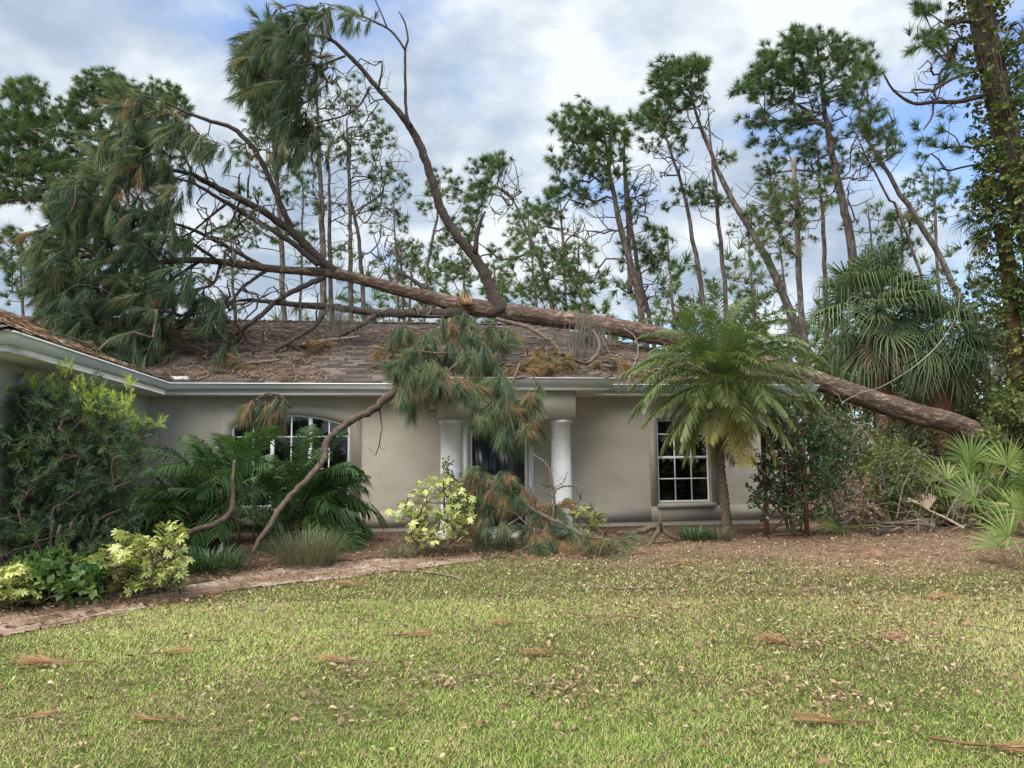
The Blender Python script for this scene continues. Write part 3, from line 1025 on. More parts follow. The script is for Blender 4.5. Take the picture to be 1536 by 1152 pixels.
def above_roof(p, h=0.12):
    u, v = to_uv(p)
    z = roof_z(u, v)
    return z < 0 or p[2] > z + h


# ------------------------------------------------------------------ leaf templates
def strip(mb, pts, widths, side, var=0.5):
    """flat tapering blade along pts"""
    p = np.asarray(pts, float)
    wd = np.asarray(widths, float)[:, None]
    side = np.asarray(side, float)
    V, Q, T = [], [], []
    n = len(p)
    L, Rr = p - side * wd / 2, p + side * wd / 2
    for k in range(n - 1):
        V += [L[k], Rr[k]]
    V.append(p[-1])
    for k in range(n - 2):
        Q.append((2 * k, 2 * k + 1, 2 * k + 3, 2 * k + 2))
    T.append((2 * n - 4, 2 * n - 3, 2 * n - 2))
    mb.add(V, Q, T, var=var)


def needle_tuft(pitch, n=70, twig=0.30, ln=0.27, wd=0.008, cone=0.55, droop=0.35, seed=0, brown=0.0):
    """twig with long needles sweeping forward and hanging; +x is the heading, pitched"""
    g = np.random.default_rng(seed)
    mb = MB()
    ax = np.array([math.cos(pitch), 0, math.sin(pitch)])
    sd = np.array([0, 1.0, 0])
    up = np.cross(ax, sd) * -1
    for k in range(n):
        s = g.random() ** 0.7
        b = ax * twig * s
        th = g.uniform(0, 2 * np.pi)
        cn = cone * (0.35 + 0.65 * g.random()) * (1.15 - 0.35 * s)
        d = ax * math.cos(cn) + (sd * math.cos(th) + up * math.sin(th)) * math.sin(cn)
        l = ln * g.uniform(0.7, 1.1)
        m1 = b + d * l * 0.5 + np.array([0, 0, -droop * l * 0.16])
        e = b + d * l + np.array([0, 0, -droop * l * 0.75])
        s1 = np.cross(d, g.normal(size=3))
        s1 /= np.linalg.norm(s1) + 1e-9
        strip(mb, [b, m1, e], [wd, wd * 0.9, 0], s1, var=g.uniform(-0.16, 0.16) + (0.5 if g.random() < brown else 0))
    return mb.tmpl()


def pom(n=66, ln=0.32, wd=0.0145, twig=0.16, seed=0, cone=1.15):
    """round needle clump of a standing pine; +x is the heading"""
    g = np.random.default_rng(seed)
    V, T, va = [], [], []
    for k in range(n):
        b = np.array([twig * g.random(), 0, 0])
        cn = cone * math.sqrt(g.random())
        th = g.uniform(0, 2 * np.pi)
        d = np.array([math.cos(cn), math.sin(cn) * math.cos(th), math.sin(cn) * math.sin(th)])
        s1 = np.cross(d, g.normal(size=3))
        s1 *= wd / 2 / (np.linalg.norm(s1) + 1e-9)
        e = b + d * ln * g.uniform(0.65, 1.1)
        i0 = len(V)
        V += [b - s1, b + s1, e]
        T.append((i0, i0 + 1, i0 + 2))
        va += [g.uniform(-0.15, 0.1)] * 3
    return np.array(V), np.zeros((0, 4), np.int64), np.array(T), np.array(va)


TP = [-85, -65, -45, -22, 5, 30]
TUFT = {p: [needle_tuft(rad(p), seed=1100 + p * 7 + s, n=72, wd=0.0072, brown=0.03) for s in range(2)] for p in TP}
TUFTBIG = {p: [needle_tuft(rad(p), seed=2300 + p * 7 + s, n=112, twig=0.26, ln=0.30, wd=0.0068, cone=0.75, brown=0.05) for s in range(2)] for p in TP}
POM = [pom(seed=s) for s in range(4)]
FARPOM = [pom(n=34, wd=0.026, seed=20 + s) for s in range(3)]


def add_tufts(mb, pts, pitch, azim, scale, var, lib=TUFT):
    pts, pitch, azim, scale, var = (np.asarray(q, float) for q in (pts, pitch, azim, scale, var))
    cls = np.argmin(np.abs(pitch[:, None] - np.array(TP)[None]), 1)
    vi = R.integers(0, 2, len(pts))
    for c_ in range(len(TP)):
        for k in range(2):
            q = (cls == c_) & (vi == k)
            if q.any():
                mb.inst(lib[TP[c_]][k], pts[q], rotz(azim[q]), scale[q], var[q])


def leaf_oval(l=0.07, wd=0.035, fold=0.25):
    """pointed oval leaf along +x, folded at the midrib"""
    z = fold * wd * 0.5
    V = np.array([(0, 0, 0), (l * 0.45, 0, -z), (l, 0, -l * 0.12), (l * 0.4, wd / 2, z * 0.6), (l * 0.4, -wd / 2, z * 0.6)])
    T = np.array([(0, 1, 3), (1, 2, 3), (0, 4, 1), (1, 4, 2)])
    return V, np.zeros((0, 4), np.int64), T, np.array([-.05, 0, .05, .05, -.05])


def rand_dirs(n, up=0.0, hor=1.0):
    d = R.normal(size=(n, 3))
    d[:, 2] = d[:, 2] * hor + up
    return d / np.linalg.norm(d, axis=1, keepdims=True)
# ------------------------------------------------------------------ the fallen pine
def pl(pts, Ys):
    """polyline of (px, py, width_px) with depths spread along it -> (n,4) x y z r"""
    n = len(pts)
    Y_ = np.interp(np.linspace(0, 1, n), np.linspace(0, 1, len(Ys)), Ys)
    out = []
    for (px, py, wpx), y in zip(pts, Y_):
        out.append((*P(px, py, y), wpx / 2 / FPX * y))
    return np.array(out)


TRUNK = [(1530, 690, 60), (1440, 640, 58), (1370, 620, 56), (1300, 597, 54), (1200, 562, 52), (1100, 532, 50), (1000, 506, 50), (900, 487, 48), (800, 474, 47), (740, 465, 46), (690, 458, 46), (650, 448, 38),
         (600, 435, 34), (560, 424, 30), (520, 414, 29), (490, 409, 27), (440, 406, 22), (400, 402, 21), (333, 393, 19), (290, 390, 17), (233, 394, 13), (190, 405, 8)]
TRUNK = [(x, y, w_ * 0.55) for x, y, w_ in TRUNK]
tr4 = pl(TRUNK, [17.6, 17.3, 17.2, 17.1, 17.0, 17.0, 16.9, 16.6, 16.0, 15.4])
root_p = np.array([P(1620, 760, 17.9)[0], 17.9, 0.0])
fp = empty('fallen_pine_tree', root_p, 'huge uprooted pine tree lying across the house roof', 'fallen tree')
tr4 = np.vstack([[root_p[0], root_p[1], 0.1, 0.30], tr4])
ct = catmull(tr4, 0.06)
mb = MB()
k = 40
n = len(ct)
# broken bark plates as real relief: radius noise stretched along the trunk
ph = np.arange(k) * 2 * np.pi / k
rel = np.zeros((n, k))
for s in range(k):
    rel[:, s] = fbm(np.arange(n) * 0.06, np.full(n, s * 0.22), 1.9, 40) + 0.5 * vnoise(np.arange(n) * 0.06, np.full(n, s * 0.9), 5.5, 44)
P_ = ct[:, :3]
T_ = np.gradient(P_, axis=0)
T_ /= np.linalg.norm(T_, axis=1, keepdims=True)
A_ = np.cross(T_, (0, 1, 0))
A_ /= np.linalg.norm(A_, axis=1, keepdims=True)
B_ = np.cross(T_, A_)
rr = ct[:, 3][:, None] * (1 + (rel - 0.75) * 0.26)
V = P_[:, None] + rr[..., None] * (np.cos(ph)[None, :, None] * A_[:, None] + np.sin(ph)[None, :, None] * B_[:, None])
ii = np.arange(n - 1)[:, None] * k
jj = np.arange(k)[None]
mb.add(V.reshape(-1, 3), np.stack([ii + jj, ii + (jj + 1) % k, ii + k + (jj + 1) % k, ii + k + jj], -1).reshape(-1, 4))
mb.build('trunk', M['bark'], fp, smooth=True)

LIMBS = [
    # the tall upright limb and its forks
    ([(752, 470, 44), (738, 440, 30), (725, 408, 26), (710, 383, 25), (683, 350, 23), (660, 310, 21), (647, 267, 20), (633, 227, 19), (618, 195, 18), (600, 170, 15), (567, 133, 12), (540, 100, 11), (517, 77, 10), (497, 60, 9), (473, 53, 6), (450, 55, 3)], [17.0, 16.9, 16.6, 16.2, 15.9]),
    ([(618, 190, 9), (610, 173, 8), (608, 123, 7), (608, 73, 6), (612, 60, 5), (607, 33, 4), (598, 17, 3)], [16.4, 16.3, 16.2]),
    ([(609, 76, 6), (587, 47, 5.5), (560, 32, 5), (533, 20, 4), (507, 10, 3), (480, 4, 2)], [16.3, 16.0]),
    ([(580, 40, 4), (572, 20, 3.5), (563, 0, 3), (556, -22, 2)], [16.2, 16.1]),
    ([(567, 133, 6), (572, 112, 5), (573, 92, 4.5), (560, 93, 2.5)], [16.0, 15.9]),
    ([(554, 131, 6), (540, 157, 5), (517, 173, 4.5), (467, 187, 4), (430, 205, 3), (400, 225, 2)], [16.1, 15.7, 15.5]),
    ([(518, 84, 6), (483, 97, 5), (450, 110, 4), (420, 140, 3)], [16.0, 15.7]),
    ([(497, 60, 6), (493, 47, 5), (487, 27, 4), (473, 17, 4), (443, 7, 3), (415, 15, 2)], [15.9, 15.6]),
    ([(713, 379, 14), (718, 340, 10), (728, 317, 5)], [16.8, 16.7]),
    ([(640, 437, 12), (620, 420, 10), (603, 410, 7)], [17.2, 17.4]),
    # crown limbs running to the left
    ([(500, 408, 24), (470, 380, 21), (433, 343, 19), (380, 309, 16), (317, 277, 14), (290, 263, 11), (250, 255, 7), (215, 262, 4)], [16.8, 16.4, 15.8, 15.2]),
    ([(437, 346, 16), (420, 305, 14), (403, 267, 13), (383, 227, 12), (350, 193, 11), (317, 182, 9), (283, 170, 7), (240, 150, 5), (205, 142, 3)], [16.5, 16.2, 15.8]),
    ([(478, 398, 15), (440, 366, 13), (400, 340, 12), (333, 300, 10), (290, 275, 7), (262, 268, 4)], [16.5, 16.2, 16.2]),
    ([(290, 264, 6), (270, 225, 5), (240, 215, 4.5), (200, 212, 4), (170, 225, 3)], [15.7, 15.2]),
    ([(313, 275, 6), (300, 240, 5.5), (278, 222, 5), (240, 212, 3)], [15.7, 15.9]),
    ([(372, 297, 6), (372, 276, 5), (374, 262, 4)], [16.3, 16.3]),
    ([(360, 290, 6), (358, 276, 5), (359, 262, 4)], [16.2, 16.1]),
    ([(395, 400, 11), (340, 370, 9), (290, 345, 8), (240, 330, 6), (200, 320, 4)], [16.5, 15.6, 15.0]),
    ([(330, 394, 9), (280, 362, 8), (240, 365, 6), (200, 380, 4)], [16.1, 15.3]),
    ([(300, 392, 9), (255, 420, 7), (215, 440, 5.5), (180, 470, 4)], [16.0, 15.2]),
    ([(340, 305, 7), (315, 325, 6), (285, 350, 5), (255, 360, 3)], [16.0, 15.4]),
    ([(360, 300, 6), (345, 335, 5.5), (320, 345, 5), (285, 375, 3)], [16.1, 15.6]),
    ([(486, 416, 14), (450, 432, 13), (417, 450, 12), (383, 480, 11), (333, 513, 10), (300, 540, 9), (267, 553, 6)], [16.7, 15.9, 15.2, 14.8]),
    ([(383, 478, 8), (355, 505, 7), (330, 530, 6), (285, 552, 4)], [15.8, 15.2, 14.8]),
    ([(400, 405, 9), (365, 430, 8), (340, 460, 7), (300, 470, 5), (262, 475, 4)], [16.5, 15.6, 15.0]),
    ([(330, 398, 8), (320, 425, 7), (290, 435, 6), (255, 445, 4)], [16.2, 15.4]),
    # the low limb lying along the roof
    ([(705, 470, 28), (660, 470, 24), (617, 470, 22), (567, 470, 20), (500, 461, 17), (443, 457, 14), (407, 453, 11), (370, 450, 8), (335, 455, 4)], [16.95, 16.8, 16.5, 16.2]),
    ([(562, 474, 15), (545, 485, 12), (510, 503, 11), (475, 516, 10), (447, 523, 8)], [16.7, 16.3, 15.9]),
    ([(492, 464, 12), (480, 478, 11), (467, 493, 11), (417, 523, 11), (393, 537, 10), (333, 548, 7)], [16.6, 15.8, 15.3]),
    ([(497, 508, 7), (470, 528, 7), (443, 522, 6)], [15.9, 15.8]),
    # broken forks on the near side
    ([(1060, 525, 10), (1030, 545, 9), (1000, 560, 5)], [16.6, 16.2]),
    ([(890, 500, 10), (868, 525, 9), (862, 548, 6)], [16.7, 16.4]),
]
seeds, sdirs, slimb = [], [], []
sr = []
for pts, Ys in LIMBS:
    l4 = pl([(x, y, w_ * 0.64) for x, y, w_ in pts], Ys)
    c4 = catmull(l4, 0.10)
    kn = 10 if l4[0, 3] > 0.07 else 7
    c4[1:-1, :3] += R.normal(size=(len(c4) - 2, 3)) * (c4[1:-1, 3:4] * 0.10)
    mb = MB().tube(c4[:, :3], np.maximum(c4[:, 3], 0.008), kn, rough=0.06)
    mb.build('limb', M['limb'], fp, smooth=True)
    d = np.gradient(c4[:, :3], axis=0)
    d /= np.linalg.norm(d, axis=1, keepdims=True) + 1e-9
    q = slice(len(c4) // 4, None, 2)
    seeds.append(c4[q, :3])
    sdirs.append(d[q])
c4 = ct[-135::4]
seeds.append(c4[:, :3])
d = np.gradient(c4[:, :3], axis=0)
sdirs.append(d / np.linalg.norm(d, axis=1, keepdims=True))
S, D = np.vstack(seeds), np.vstack(sdirs)

# jagged torn stub standing on the trunk
sb = P(697, 452, 16.75)
mb = MB()
for k in range(16):
    a = k * 2.4
    q = math.sqrt((k + 0.5) / 16)
    b = sb + np.array([math.cos(a) * 0.13 * q + 0.05, math.sin(a) * 0.08 * q, -0.08])
    h_ = (0.36 if k % 4 == 0 else 0.16) * R.uniform(0.7, 1.1)
    mb.tube([b, b + np.array([-0.03, 0, h_ * 0.6]), b + np.array([-0.06 + R.normal() * 0.02, 0, h_])], [0.034, 0.022, 0.003], 5)
mb.build('torn_stub', M['rawwood'], fp)

FOL = [(205, 150, 26, 18, 10), (195, 190, 24, 26, 14), (250, 185, 34, 28, 20), (225, 235, 42, 25, 20), (172, 232, 28, 28, 16), (160, 285, 42, 35, 30), (115, 300, 32, 34, 22), (95, 365, 34, 42, 32), (185, 330, 55, 42, 44),
       (80, 425, 24, 36, 20), (140, 420, 52, 42, 42), (215, 400, 44, 40, 28), (235, 455, 42, 36, 26), (170, 480, 55, 30, 36), (110, 470, 40, 20, 18), (232, 515, 36, 26, 20), (180, 515, 50, 16, 16), (130, 505, 40, 12, 10),
       (300, 455, 22, 26, 8), (320, 470, 18, 20, 7), (300, 205, 18, 14, 5), (335, 215, 12, 12, 3), (270, 250, 25, 20, 7), (255, 295, 25, 25, 9), (260, 345, 30, 30, 9), (280, 410, 25, 25, 7), (340, 440, 14, 18, 3), (345, 500, 12, 20, 3),
       (400, 70, 28, 32, 26, 15.6), (390, 120, 22, 42, 22, 15.6), (430, 95, 28, 45, 28, 15.6), (425, 155, 32, 38, 26, 15.6), (445, 205, 32, 30, 18, 15.6), (475, 205, 14, 25, 7, 15.6), (425, 30, 30, 16, 12, 15.6), (460, 35, 16, 22, 8, 15.7), (490, 12, 14, 10, 5, 15.8), (533, 22, 10, 6, 3, 16.0), (553, 34, 8, 6, 2, 16.0), (470, 100, 20, 30, 10, 15.6)]
atts = blob_points(FOL, 15.2, 1.5, 1.2, check=above_roof)
ch, td = grow(S, D, atts, step=0.22, jit=0.12, sag=0.06, rtip=0.0085, rmax=0.04, fw=0.2)
mb = MB()
chains_mesh(mb, ch)
# dead bare twigs tangled among the limbs
bare = blob_points([(300, 420, 90, 60, 60), (350, 350, 70, 60, 50), (330, 500, 70, 40, 50), (260, 300, 70, 60, 40), (430, 440, 60, 30, 26), (460, 150, 50, 70, 24), (330, 330, 80, 50, 40), (300, 380, 70, 40, 36), (400, 300, 50, 50, 20), (330, 250, 50, 40, 20), (360, 440, 60, 50, 30), (520, 120, 50, 60, 22), (490, 150, 40, 50, 22), (300, 520, 60, 30, 20), (420, 500, 60, 25, 18), (640, 470, 60, 20, 10), (390, 210, 30, 40, 10)], 15.9, 1.2, check=above_roof)
chb, _ = grow(S, D, bare, step=0.18, jit=0.14, rtip=0.0085, rmax=0.028, fw=0.18)
chains_mesh(mb, chb)
tag(mb.build('twigs', M['twig'], fp), kind='stuff')
mb = MB()
n = len(atts)
az0 = np.arctan2(td[:, 1], td[:, 0])
low = np.clip((4.2 - atts[:, 2]) / 2, 0, 1)
NT_ = 3
for rep in range(NT_):
    pit = np.clip(R.normal(-55 if rep else -38, 26, n), -88, 35)
    pit = np.where(R.random(n) < 0.12, R.uniform(-10, 32, n), pit)
    az = math.pi + R.normal(0, 1.0, n) + 0.25
    off = R.normal(size=(n, 3)) * 0.07 * (rep > 0)
    var = np.clip(R.normal(0.44, 0.24, n), 0.02, 0.86)
    var = np.where(R.random(n) < 0.035, 0.98, var)
    add_tufts(mb, atts + off, pit, az, R.uniform(0.7, 1.4, n), var)
tag(mb.build('crown', M['needle'], fp), kind='stuff')


def moss_mesh(spots):
    mb = MB()
    for p, l, n_ in spots:
        for _ in range(n_ * 3):
            b = np.asarray(p) + R.normal(size=3) * np.array([0.12, 0.06, 0.10])
            ln_ = l * R.uniform(0.4, 1.1)
            pts = [b + np.array([R.normal() * 0.03, R.normal() * 0.03, -ln_ * s]) for s in (0, 0.35, 0.7, 1)]
            strip(mb, pts, [0.006, 0.009, 0.006, 0], (math.cos(b[0] * 50), math.sin(b[0] * 50), 0), var=R.random())
    return mb


ms = [(P(x, y, yy), l, c_) for x, y, yy, l, c_ in [(880, 480, 16.5, 0.75, 60), (865, 500, 16.4, 0.75, 60), (895, 492, 16.5, 0.6, 50), (870, 525, 16.2, 0.45, 50), (500, 463, 16.4, 0.6, 30), (510, 470, 16.4, 0.7, 30), (522, 478, 16.4, 0.4, 16), (535, 478, 16.4, 0.35, 16),
                                                    (775, 500, 16.4, 0.6, 26), (460, 465, 16.3, 0.3, 12), (560, 480, 16.4, 0.3, 12), (430, 462, 16.2, 0.3, 12), (350, 540, 15.0, 0.3, 16), (400, 540, 15.2, 0.25, 14), (330, 520, 15.0, 0.3, 14), (300, 545, 14.8, 0.25, 14), (940, 560, 13.9, 0.5, 22), (830, 505, 16.4, 0.4, 18)]]
tag(moss_mesh(ms).build('hanging_moss', M['moss'], fp), kind='stuff')


# ------------------------------------------------------------------ broken boughs and limbs round the porch
def bough(name, label, cat, stems, blobs, Y, dY, base, pitch=(-60, 18), az=(math.pi / -2, 1.2), sc=(0.9, 1.35), green=0.40, brown=0.10, rep=2, bare=(), twigmat='twig', group=None, lib=None, chk=above_roof):
    e = empty(name, base, label, cat, group)
    ss, dd = [], []
    for pts, Ys in stems:
        l4 = pl([(x, y, w_ * 0.72) for x, y, w_ in pts], Ys)
        c4 = catmull(l4, 0.07)
        c4[1:-1, :3] += R.normal(size=(len(c4) - 2, 3)) * (c4[1:-1, 3:4] * 0.15)
        MB().tube(c4[:, :3], np.maximum(c4[:, 3], 0.006), 8, rough=0.07).build('stem', M[twigmat], e, smooth=True)
        d = np.gradient(c4[:, :3], axis=0)
        ss.append(c4[::2, :3])
        dd.append((d / (np.linalg.norm(d, axis=1, keepdims=True) + 1e-9))[::2])
    S_, D_ = np.vstack(ss), np.vstack(dd)
    at = blob_points(blobs, Y, dY, check=chk)
    mb = MB()
    if len(at):
        c_, _ = grow(S_, D_, at, step=0.15, jit=0.16, rtip=0.006, rmax=0.02, sag=0.05)
        chains_mesh(mb, c_)
    if len(bare):
        c_, _ = grow(S_, D_, blob_points(bare, Y, dY, check=chk), step=0.12, jit=0.25, rtip=0.005, rmax=0.014)
        chains_mesh(mb, c_)
    if mb.n:
        tag(mb.build('twigs', M[twigmat], e), kind='stuff')
    if len(at):
        mb = MB()
        n_ = len(at)
        for r_ in range(rep):
            var = np.clip(R.normal(green, 0.15, n_), 0.05, 0.82)
            var = np.where(R.random(n_) < brown, R.uniform(0.94, 1.08, n_), var)
            add_tufts(mb, at + R.normal(size=(n_, 3)) * 0.04 * r_, np.clip(R.normal(pitch[0], pitch[1], n_), -88, 35), az[0] + R.normal(0, az[1], n_), R.uniform(sc[0], sc[1], n_), var, lib or TUFTBIG)
        tag(mb.build('needles', M['needle'], e), kind='stuff')
    return e


bough('hanging_pine_bough', 'broken green pine bough draped over the porch gutter', 'pine branch',
      [([(745, 478, 9), (800, 495, 9), (840, 530, 8), (780, 545, 7), (740, 540, 6), (700, 530, 5), (650, 530, 4)], [16.4, 15.2, 13.6, 13.0]),
       ([(780, 545, 7), (770, 570, 6), (758, 600, 5), (750, 640, 4)], [13.2, 12.6]),
       ([(720, 535, 7), (690, 545, 6), (668, 560, 5), (640, 590, 4)], [13.2, 12.7]),
       ([(770, 572, 5), (735, 588, 4), (712, 605, 3)], [12.7, 12.5]), ([(772, 568, 5), (800, 565, 4), (806, 580, 3)], [12.7, 12.6]),
       ([(840, 530, 9), (880, 545, 8), (900, 520, 7), (890, 495, 6)], [13.5, 14.5, 15.4])],
      [(610, 490, 16, 14, 6, 15.0), (650, 515, 34, 22, 14, 13.4), (690, 480, 28, 16, 9, 14.6), (735, 495, 32, 18, 13, 14.0), (720, 530, 30, 20, 12, 13.2), (610, 535, 20, 18, 9, 12.9), (640, 552, 30, 18, 14, 12.7), (608, 585, 14, 14, 6, 12.6), (668, 560, 18, 14, 5, 12.6), (700, 575, 12, 12, 4, 12.5),
       (755, 575, 16, 18, 7, 12.5), (715, 610, 12, 12, 5, 12.4), (745, 610, 24, 20, 11, 12.4), (780, 610, 22, 20, 9, 12.4), (800, 582, 12, 10, 5, 12.5), (770, 635, 26, 12, 8, 12.4), (796, 635, 10, 12, 3, 12.4)],
      12.8, 0.25, H(*to_uv(P(760, 545, 13.4)), 2.9), brown=0.10, green=0.5, rep=2, sc=(0.75, 1.1),
      bare=[(800, 510, 40, 25, 14, 14.2), (850, 540, 40, 15, 12, 13.6), (740, 610, 30, 30, 10, 12.5)])
bough('broken_pine_limb', 'long bare broken limb leaning from the ground up to the roof gutter', 'broken limb',
      [([(604, 574, 18), (597, 582, 17), (561, 613, 16), (533, 627, 15), (500, 652, 14), (489, 668, 14), (486, 688, 13), (467, 713, 13), (439, 740, 12), (422, 760, 12), (405, 788, 11), (389, 810, 9), (378, 832, 7), (372, 856, 5)], [13.05, 12.5, 11.6, 10.6, 10.05])],
      [], 12, 0.2, G(372, 856), bare=[(560, 660, 30, 50, 6, 12.8), (390, 830, 30, 20, 4, 10.2), (480, 700, 20, 20, 3, 11.4)], twigmat='stick')
bough('broken_pine_limb', 'short crooked broken limb poking out of the clumping palm', 'broken limb',
      [([(262, 806, 12), (292, 796, 13), (319, 788, 13), (339, 777, 12), (347, 765, 11), (350, 740, 9), (349, 715, 7), (352, 690, 5)], [10.4, 10.6, 11.0]), ([(342, 774, 7), (356, 780, 6), (366, 784, 4)], [10.7, 10.8]), ([(314, 788, 6), (320, 778, 5), (324, 772, 3)], [10.6, 10.6])],
      [], 11, 0.2, G(262, 846), twigmat='stick')
bough('caught_pine_tuft', 'browning pine tuft caught on top of the clumping palm', 'pine branch',
      [([(436, 612, 5), (425, 596, 4), (405, 590, 4), (385, 598, 3)], [12.0, 11.9])], [(385, 605, 14, 12, 5), (405, 600, 16, 10, 6), (422, 606, 10, 12, 5)], 11.9, 0.15, P(405, 660, 11.9), brown=0.45, az=(math.pi, 0.7), sc=(0.75, 1.0), chk=None)
bough('fallen_pine_bough', 'heap of green and brown pine boughs fallen before the porch steps', 'pine branch',
      [([(935, 832, 10), (900, 815, 9), (850, 790, 8), (800, 765, 8), (760, 745, 7), (725, 735, 5)], [11.0, 11.4, 11.8]), ([(830, 780, 7), (830, 740, 6), (822, 700, 5), (800, 682, 4)], [11.6, 11.9]), ([(800, 765, 6), (760, 790, 5), (735, 820, 4)], [11.6, 11.2]), ([(850, 790, 6), (860, 815, 5), (880, 835, 4)], [11.4, 11.0])],
      [(735, 712, 24, 12, 10, 11.9), (725, 745, 24, 20, 12, 11.7), (760, 735, 24, 18, 9, 11.8), (735, 790, 22, 22, 10, 11.3), (800, 785, 26, 16, 9, 11.4), (840, 800, 28, 14, 10, 11.2), (880, 812, 26, 12, 8, 11.1), (820, 755, 22, 20, 8, 11.7), (790, 825, 20, 8, 5, 11.0), (910, 815, 18, 10, 4, 11.0)],
      11.4, 0.3, G(840, 838), brown=0.36, green=0.5, az=(-1.6, 1.4), pitch=(-45, 28), sc=(0.7, 1.05), rep=2,
      bare=[(830, 730, 50, 40, 36, 11.6), (870, 780, 50, 30, 36, 11.3), (780, 780, 50, 40, 24, 11.3), (900, 815, 50, 18, 20, 11.0)], chk=lambda p: p[2] > gz(p[0], p[1]) + 0.08)
bough('fallen_branch', 'pale forked dead branch lying under the right window', 'fallen branch',
      [([(925, 800, 8), (950, 798, 11), (975, 792, 13), (988, 790, 13), (1000, 800, 10), (1018, 810, 7)], [11.9, 12.1, 12.0]), ([(990, 792, 9), (990, 780, 7), (988, 768, 4)], [12.0, 12.0]), ([(988, 792, 9), (980, 808, 8), (971, 822, 6)], [12.0, 11.6])],
      [], 12, 0.1, G(975, 822), bare=[(1000, 800, 16, 8, 5), (950, 795, 20, 12, 6)], twigmat='stick', chk=lambda p: p[2] > gz(p[0], p[1]) + 0.03)

# debris piled on the roof below the trunk
bough('roof_debris_bough', 'rust brown dead pine branch heaped on the porch roof', 'pine branch',
      [([(760, 548, 7), (800, 548, 7), (840, 545, 7), (870, 552, 5)], [13.6, 14.0]), ([(800, 548, 6), (830, 530, 5), (862, 535, 4)], [14.0, 14.8])],
      [(815, 535, 20, 12, 8, 14.4), (835, 545, 22, 8, 8, 14.0), (790, 548, 22, 6, 6, 13.8)], 14.2, 0.3, H(*to_uv(P(810, 548, 13.9)), 2.95), brown=0.95, pitch=(-15, 20), az=(0, 3), sc=(0.7, 1.0), bare=[(830, 535, 50, 22, 30, 14.2), (760, 545, 40, 12, 14, 13.7), (900, 545, 30, 20, 12, 15.0)])

for lab, stem, bl, br in [
        ('dead brown pine branch lying low on the roof by the valley', [(330, 548, 5), (370, 545, 6), (420, 540, 5)], [(350, 545, 24, 6, 5, 14.6)], [(370, 540, 50, 14, 24, 14.8)]),
        ('broken twiggy branch lying mid roof under the low limb', [(430, 520, 7), (480, 512, 7), (540, 505, 5)], [(470, 512, 20, 5, 3, 15.9)], [(480, 512, 60, 14, 30, 15.8)]),
        ('rust brown pine branch on the roof above the hanging bough', [(560, 520, 6), (600, 528, 6), (640, 532, 4)], [(590, 525, 26, 8, 7, 15.0)], [(590, 528, 44, 16, 24, 14.8)]),
        ('brown needle heap on the roof right of the porch', [(900, 548, 6), (940, 552, 6), (985, 560, 4)], [(950, 556, 34, 8, 10, 15.4), (915, 545, 20, 8, 5, 15.6)], [(930, 545, 44, 16, 24, 15.5)])]:
    y_ = bl[0][5]
    u_, v_ = to_uv(P(stem[1][0], stem[1][1], y_))
    bough('roof_debris_bough', lab, 'pine branch', [(stem, [y_, y_])], bl, y_, 0.4, H(u_, v_, max(2.8, roof_z(u_, v_))), brown=0.85, pitch=(-8, 14), az=(0, 3), sc=(0.6, 0.95), bare=br, chk=lambda p: above_roof(p, 0.03), twigmat='deadtwig')
